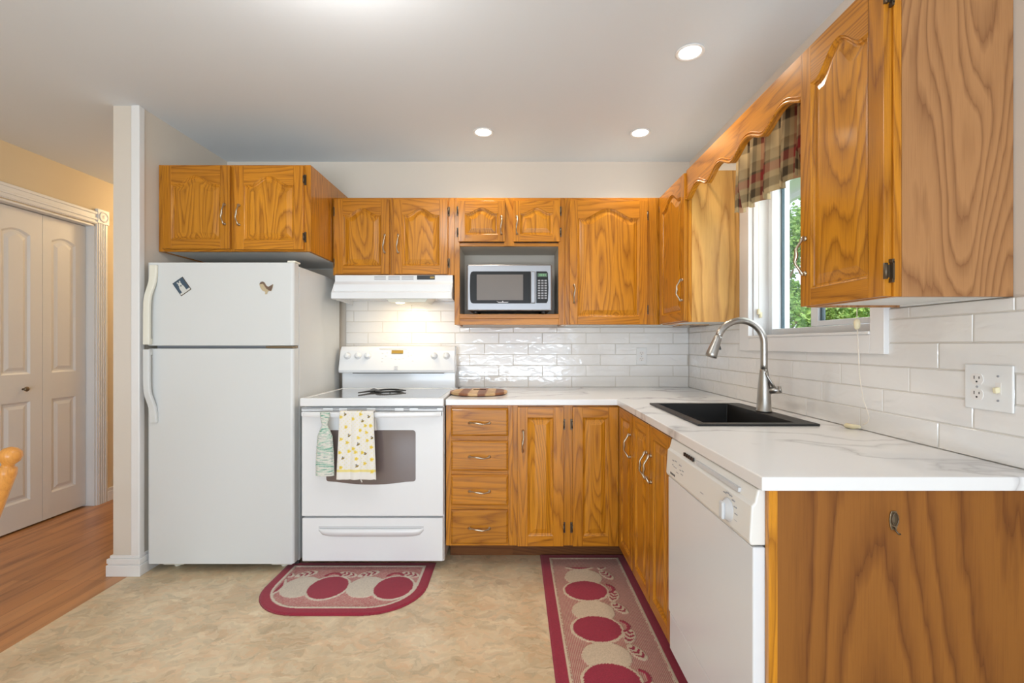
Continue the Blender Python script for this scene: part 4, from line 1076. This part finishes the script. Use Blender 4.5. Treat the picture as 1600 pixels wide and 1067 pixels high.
# runner along the sink cabinets
RW, RL = .484, 1.42
mb, cols = rugmesh('runner', RW, RL, lambda x, y: min(x, RW-x, y, RL-y), 'y', '', centre=.208, start=RL-.193, nrow=(-.03, 1.20), rib=True, step=.00335)
tag(mb.build('runner_rug', M['rug'], None, (.146, 2.682-RL, 0), cols=cols, fix=False), 'long red runner rug with striped ground along the sink cabinets', 'rug')
# half round mat at the stove
MW, MH = .805, .505
def dshape(x, y):
    # y = MH is the straight edge against the stove; rounded far from it
    r = .25; d = min(x, MW-x, MH-y, y)
    for cx in (r, MW-r):
        if (x < r and cx == r or x > MW-r and cx != r) and y < r:
            d = min(MH-y, r-math.hypot(x-cx, y-r))
    return d
MS = 1.32; CREAM = (.62, .54, .44)
mb, cols = rugmesh('mat', MW, MH, dshape, 'x', '', centre=.236, start=.100, nrow=(-.03, .665), step=.0032)
tag(mb.build('stove_mat', M['rug'], None, (-1.237, 2.082, 0), cols=cols, fix=False), 'half-round red apple mat on the floor in front of the stove', 'rug')

# ------------------------------------------------------------------ towels on the oven handle
bees = [(.17, .965), (.86, .93), (.68, .865), (.30, .65), (.93, .615), (.55, .52), (.74, .38), (.15, .315), (.52, .20)]
flw = [(.40, .90), (.20, .78), (.60, .73), (.55, .62), (.80, .58), (.25, .55), (.42, .46), (.48, .41), (.66, .40), (.10, .18), (.50, .31), (.72, .24), (.90, .48), (.08, .60), (.9, .80), (.90, .12), (.62, .97), (.05, .93), (.75, .80), (.3, .42), (.9, .3), (.06, .40), (.78, .70)]
def bee_col(u_, v_):
    for (a, b_) in bees:
        dx, dy = (u_-a)*.19, (v_-b_)*.34; xx = dx*.85+dy*.5; yy = -dx*.5+dy*.85
        if (xx/.0085)**2+(yy/.0042)**2 < 1: return (.10, .075, .04) if math.sin(xx*1400) > -.2 else (.5, .36, .08)
        if ((xx-.001)/.004)**2+((yy-.006)/.0055)**2 < 1: return (.25, .24, .24)
    c_ = (.80, .77, .72)
    if .115 < v_ < .150: c_ = (.80, .68, .26)
    for (a, b_) in flw:
        d = math.hypot((u_-a)*.19, (v_-b_)*.34); ang = math.atan2(v_-b_, u_-a)
        if d < .0085*(1+.25*math.cos(5*ang)): c_ = (.78, .62, .12) if d > .0035 else (.75, .48, .05)
    g = math.sin(u_*.19*2*PI/.021)*math.sin(v_*.34*2*PI/.021+u_*6)
    if c_[2] > .5 and g > .72 and v_ > .15: c_ = (.80, .74, .42)
    return c_
BTX0, BTX1 = X(532, 2.43), X(586, 2.43)
def drape(x0, x1, zt, zb, ybar, wave, nx=60, ny=150, taper=.015, seed=0):
    """cloth over the bar: front panel then over the top and a short back"""
    back = .10; L = (zt-zb); tot = L+.03+back
    def pos(u_, v_):
        s_ = (1-v_)*tot     # from the hidden back end (s=0) to the front hem
        xx = x0+(x1-x0)*u_
        if s_ < back: y = ybar+.026; z = zt-back+s_
        elif s_ < back+.03:
            a = (s_-back)/.03*PI; y = ybar+.010+.016*math.cos(a); z = zt+.004*math.sin(a)
        else: y = ybar-.006; z = zt-(s_-back-.03)
        k = max(0, min(1, (zt-z)/L)); fold = wave*(math.sin(u_*PI*3.2+seed)+.4*math.sin(u_*PI*7+1))*(.3+k)
        if s_ > back: y -= abs(fold)*.5+.002; 
        xx += (u_-.5)*taper*2*k
        return (xx, y, z)
    return pos, tot, L
pos, tot, L = drape(BTX0+.002, BTX1-.002, .8575, .512, 2.420, .010)
bc = lambda u_, v_: bee_col(u_, max(0, min(1, v_*tot/L))) if v_*tot < L else (.80, .77, .72)
mb, cols = grid_sheet(70, 190, pos, lambda u_, v_: bee_col(u_, min(1, (v_*tot)/L)))
o = mb.build('tea_towel', M['cloth'], cols=cols, fix=False); md = o.modifiers.new('s', 'SOLIDIFY'); md.thickness = .0016; md.offset = 1
tag(o, 'white tea towel printed with bees and yellow flowers on the oven handle', 'towel')
MB().tube([(X(561, 2.44), 2.440, .530), (X(563, 2.44), 2.437, .512), (X(566, 2.44), 2.436, .490)], .0035, 8).build('hanging_loop', M['whitecotton'], o)
# knitted hanging towel, gathered at the neck
def knit_col(u_, v_):
    n_ = math.sin(v_*57+3*math.sin(u_*5+v_*9))+.7*math.sin(v_*23+1.3+u_*4)+.5*math.sin(v_*131+u_*8)
    n_ = .45*n_+.9*math.sin(v_*210+2.5*math.sin(u_*9+v_*31))*math.sin(u_*11+v_*60)
    if n_ > .85: return (.16, .38, .28)
    if n_ > .35: return (.38, .56, .46)
    if n_ < -.95: return (.40, .46, .44)
    return (.70, .69, .62)
zt, zb = .858, .528; xc = X(508.5, 2.43)
def kp_(u_, v_):
    z = zt-(zt-zb)*(1-v_)
    prof = [(0, .047), (.12, .047), (.35, .045), (.62, .038), (.74, .022), (.79, .0125), (.83, .018), (.92, .024), (1.0, .025)]
    for (a, ra), (b_, rb) in zip(prof, prof[1:]):
        if a <= v_ <= b_+1e-9: r = ra+(rb-ra)*(v_-a)/(b_-a); break
    th = u_*2*PI; w2 = 1+.05*math.sin(th*5)+.02*math.sin(v_*200)
    return (xc+r*math.cos(th)*w2, 2.424+.012*math.sin(th)*min(1, r/.03)*w2-.002, z)
mb, cols = grid_sheet(72, 160, kp_, knit_col)
mb2 = MB(); 
o = mb.build('hanging_towel', M['cord_knit'], cols=cols, fix=False)
tag(o, 'green and white knitted hanging towel gathered at its neck on the oven handle', 'towel')

# ------------------------------------------------------------------ cutting board
R_ = .168; mb = MB(); cols = []
W1, W2 = (.62, .40, .20), (.27, .11, .055)
def bcol(x, y):
    k = math.floor((x+.0)/.050); r = random.Random(int(k)*9+int(math.floor(y/.5))); b0 = W1 if k % 2 else W2
    f_ = r.uniform(.8, 1.15)*(1+.06*math.sin(y*90+k)); return tuple(v*f_ for v in b0)
step = .004; n = int(2*R_/step)
rings = [(.0, .018)]+[(q*R_/40, .018) for q in range(1, 40)]+[(R_-.001, .018), (R_, .016), (R_, .006), (R_-.012, .0)]
ns_ = 120; vs = []
for r, z in rings:
    for k in range(ns_): a = 2*PI*k/ns_; x, y = r*math.cos(a), r*math.sin(a); vs.append((x, y, z)); cols.append(bcol(x, y))
fs = []
for i in range(len(rings)-1):
    if 0: pass
    for k in range(ns_):
        x = .5*(rings[i][0]+rings[i+1][0]); a = 2*PI*(k+.5)/ns_
        px_, py_ = x*math.cos(a), x*math.sin(a)
        if rings[i+1][1] == .018 and abs(px_) < .038 and abs(py_-.07) < .016: continue   # hand hole
        fs.append((i*ns_+k, i*ns_+(k+1) % ns_, (i+1)*ns_+(k+1) % ns_, (i+1)*ns_+k))
mb.add(vs, fs)
mb.add([(-.044, .050, .012), (.044, .050, .012), (.044, .092, .012), (-.044, .092, .012)], [(0, 1, 2, 3)]); cols += [(.10, .05, .03)]*4
tag(mb.build('cutting_board', M['board'], None, (X(748, 2.765), 2.765, .9145), cols=cols, fix=False), 'round striped butcher-block board on the counter beside the stove', 'cutting board')

# ------------------------------------------------------------------ curtain and rod
PL = [(.56, .42, .22), (.075, .05, .025), (.26, .028, .022), (.34, .23, .11)]
def plaid(u_, v_):
    s_ = u_*2.0; z = v_*.30
    def band(t, per):
        q = (t/per) % 1
        if q < .30: return PL[0]
        if q < .46: return PL[1]
        if q < .58: return PL[3]
        if q < .74: return PL[2]
        if q < .80: return PL[1]
        return PL[3]
    a = band(s_, .24); b_ = band(z+.04, .21)
    return tuple(.5*(a[k]+b_[k]) for k in range(3))
def cpos(u_, v_):
    y = 2.100-(2.100-1.468)*u_; ph = u_*2*PI*6.3+.9*math.sin(u_*7)
    am = .022*(1.1-.45*v_); x = .990+am*math.sin(ph)+.005*math.sin(ph*.5+1)
    yy = y+.026*math.cos(ph)*(1-v_)*.8
    zb_ = 1.790+.012*math.sin(ph+1)-.008*math.sin(u_*5)
    return (x, yy, zb_+(2.088-zb_)*v_)
mb, cols = grid_sheet(420, 60, cpos, plaid)
o = mb.build('plaid_curtain', M['cloth'], cols=cols, fix=False); md = o.modifiers.new('s', 'SOLIDIFY'); md.thickness = .0015
tag(o, 'gathered burgundy and tan plaid valance curtain hanging over the sink window', 'curtain')
t = thing('curtain_rod', 'thin white curtain rod holding the plaid valance at the window', 'curtain rod', (.990, 1.80, 2.075))
MB().tube([(0, -.325, 0), (0, .64, 0)], .006, 10).build('rod', M['trim'], t)
for yy in (-.32, .64): MB().box(-.010, .010, yy-.006, yy+.006, -.012, .012).build('bracket', M['trim'], t)

# blind cord: knob at the sill, cord falling to the counter, tassel lying at the wall
kx = 1.160
t = thing('blind_cord', 'ivory blind pull cord with two small tassels hanging from the window', 'blind cord', (kx, 1.59, 1.25))
def bp_(px, py, Xc): d = F*Xc/(px-804); return (Xc, d, Z(py, d))
def S(m_, nm, mat): return sub(m_, nm, mat, t)
kp1 = bp_(1339, 506, kx)
c_top = [(kx, kp1[1], 2.0), (kx, kp1[1], 1.6), (kx, kp1[1], kp1[2]+.012)]
S(MB().tube(c_top, .0011, 6), 'cord', M['cord'])
S(MB().lathe([(.004, .016), (.0085, .012), (.010, 0), (.0085, -.012), (.005, -.018), (.0001, -.019)], kp1, 'z', 16), 'tassel', M['almond'])
low = [kp1]+[bp_(a, b_, kx) for a, b_ in ((1340.5, 530), (1341.5, 555), (1342.5, 580), (1345.5, 605), (1350, 628), (1355.5, 643))]+[bp_(a, b_, 1.165) for a, b_ in ((1358, 652), (1356, 660), (1348, 664))]
S(MB().tube(low, .0011, 6), 'cord', M['cord'])
e0 = bp_(1344, 668, 1.165); zc = .9235
S(MB().tube([(1.165, e0[1]+.002, zc+.004), (1.163, e0[1]+.030, zc), (1.160, e0[1]+.058, zc-.001), (1.160, e0[1]+.066, zc-.002)], [.005, .0085, .0085, .005], 14), 'tassel', M['almond'])
t = thing('cord_cleat', 'small almond blind cord stops on the far window jamb', 'cord cleat', (1.215, 2.34, 1.36))
MB().box(-.006, .006, -.012, .004, -.006, .022).box(.004, .016, -.012, .004, -.022, .006).build('cleat', M['almond'], t, bevel=.003)
MB().tube([(.0, -.006, .02), (-.001, -.006, .60)], .001, 6).build('cord', M['cord'], t)

# brass hook plate on the end panel
t = thing('brass_hook', 'small aged brass hook plate on the plywood end panel', 'hook', (X(1396, 1.045), 1.0455, Z(813, 1.045)))
P = [(.0095*math.cos(2*PI*k/20), max(-.021, min(.021, .026*math.sin(2*PI*k/20)))) for k in range(20)]
MB().prism(P, 'y', -.0025, 0).build('back_plate', M['brass'], t, bevel=.0008)
P = [(.0065*math.cos(2*PI*k/24), -.006, .004+.0135*math.sin(2*PI*k/24)) for k in range(25)]
MB().tube(P, .0016, 8).build('ring', M['hinge'], t)
MB().tube([(-.002, -.004, -.014), (-.002, -.010, -.020), (.002, -.013, -.026), (.006, -.012, -.026)], .0018, 8).build('hook_tip', M['hinge'], t)

# ------------------------------------------------------------------ chair at the left edge (only the turned finial of its back post shows)
cx_, cy_ = X(10, 1.5), 1.5
t = thing('dining_chair', 'turned pine dining chair, only its round post finial showing at the edge', 'chair', (cx_, cy_, 0))
def post(dy):
    m_ = MB(); top = Vector((0, dy, .795)); bot = Vector((-.14, dy, .44)); ft = Vector((-.08, dy, 0))
    ax = [ft, ft.lerp(bot, .5), bot, bot.lerp(top, .35), bot.lerp(top, .7), top, top+Vector((.003, 0, .016)), top+Vector((.005, 0, .022)), top+Vector((.007, 0, .030)), top+Vector((.010, 0, .042)), top+Vector((.013, 0, .055)), top+Vector((.014, 0, .068)), top+Vector((.015, 0, .078)), top+Vector((.016, 0, .083))]
    m_.tube(ax, [.016, .024, .026, .026, .026, .0255, .024, .015, .016, .026, .0295, .027, .017, .003], 18)
    return m_
for dy in (0, -.40): post(dy).build('back_post', M['pine'], t)
for z, xx in ((.70, -.038), (.58, -.085)): MB().box(xx-.008, xx+.008, -.39, -.01, z-.03, z+.03).build('slat', M['pine'], t, bevel=.004)
MB().box(-.62, -.19, -.42, .02, .43, .465).build('seat', M['pine'], t, bevel=.012, seg=3)
for dy in (.0, -.40): MB().tube([(-.60, dy, .43), (-.62, dy, 0)], [.021, .015], 14).build('leg', M['pine'], t)
for dy in (.0, -.40): MB().tube([(-.106, dy, .2), (-.61, dy, .2)], .010, 10).build('stretcher', M['pine'], t)

# ------------------------------------------------------------------ outdoors
struct(MB().box(1.36, 40, -20, 40, -.65, -.55).build('ground', M['lawn']))
struct(MB().box(1.36, 2.15, -4, 7, 2.36, 2.40).box(2.13, 2.17, -4, 7, 2.32, 2.50).build('ceiling_eave', M['soffit']))
struct(MB().box(-6, 2.17, -5, 8, CEIL+.2, CEIL+.3).build('roof', M['siding']))
def tree(x, y, zc, r, h, n, seed, mat, label, sz=.055):
    rnd = random.Random(seed); t = thing('leafy_tree', label, 'tree', (x, y, -.55))
    m_ = MB().tube([(0, 0, 0), (.05, .03, 1.2), (-.04, .05, 2.6), (0, 0, h)], [.16, .12, .09, .03], 10)
    for k in range(7):
        a = rnd.uniform(0, 2*PI); m_.tube([(0, 0, 1.0+k*.4), (math.cos(a)*r*.35, math.sin(a)*r*.35, 1.5+k*.4), (math.cos(a)*r*.7, math.sin(a)*r*.7, 2.2+k*.38)], [.05, .035, .012], 7)
    m_.build('trunk', M['bark'], t)
    L = MB(); clumps = [(Vector((rnd.gauss(0, .45)*r, rnd.gauss(0, .45)*r, zc+.55+rnd.uniform(-.95, .95)*h*.5)), rnd.uniform(.25, .5)) for _ in range(70)]
    for _ in range(n):
        c_, cr = rnd.choice(clumps); d = Vector((rnd.gauss(0, 1), rnd.gauss(0, 1), rnd.gauss(0, .8))); d.normalize(); p = c_+d*cr*rnd.uniform(.6, 1)
        if p.z < .05: continue
        u1 = Vector((rnd.gauss(0, 1), rnd.gauss(0, 1), rnd.gauss(-.2, .6))).normalized(); v1 = u1.cross(Vector((rnd.gauss(0, 1), rnd.gauss(0, 1), rnd.gauss(0, 1)))).normalized(); s_ = sz*rnd.uniform(.6, 1.3)
        nn = u1.cross(v1)*.15
        L.add([p, p+(u1*.45+v1*.42)*s_+nn*s_, p+u1*1.1*s_, p+(u1*.45-v1*.42)*s_+nn*s_], [(0, 1, 2), (0, 2, 3)])
    L.build('foliage', mat, t, fix=False)
tree(4.4, 8.6, 1.6, 1.5, 4.2, 34000, 1, M['leaf'], 'bright green leafy tree seen through the far pane of the window', .075)
tree(7.0, 6.6, 1.3, 1.5, 3.8, 26000, 2, M['leaf2'], 'paler bushy tree right behind the near window pane', .08)
tree(9.0, 15.5, 2.0, 2.8, 6, 32000, 4, M['leaf'], 'larger tree standing further back behind the others outside', .14)
tree(15.0, 10.0, 2.0, 2.6, 6, 28000, 6, M['leaf2'], 'pale distant tree at the back of the yard outside', .14)
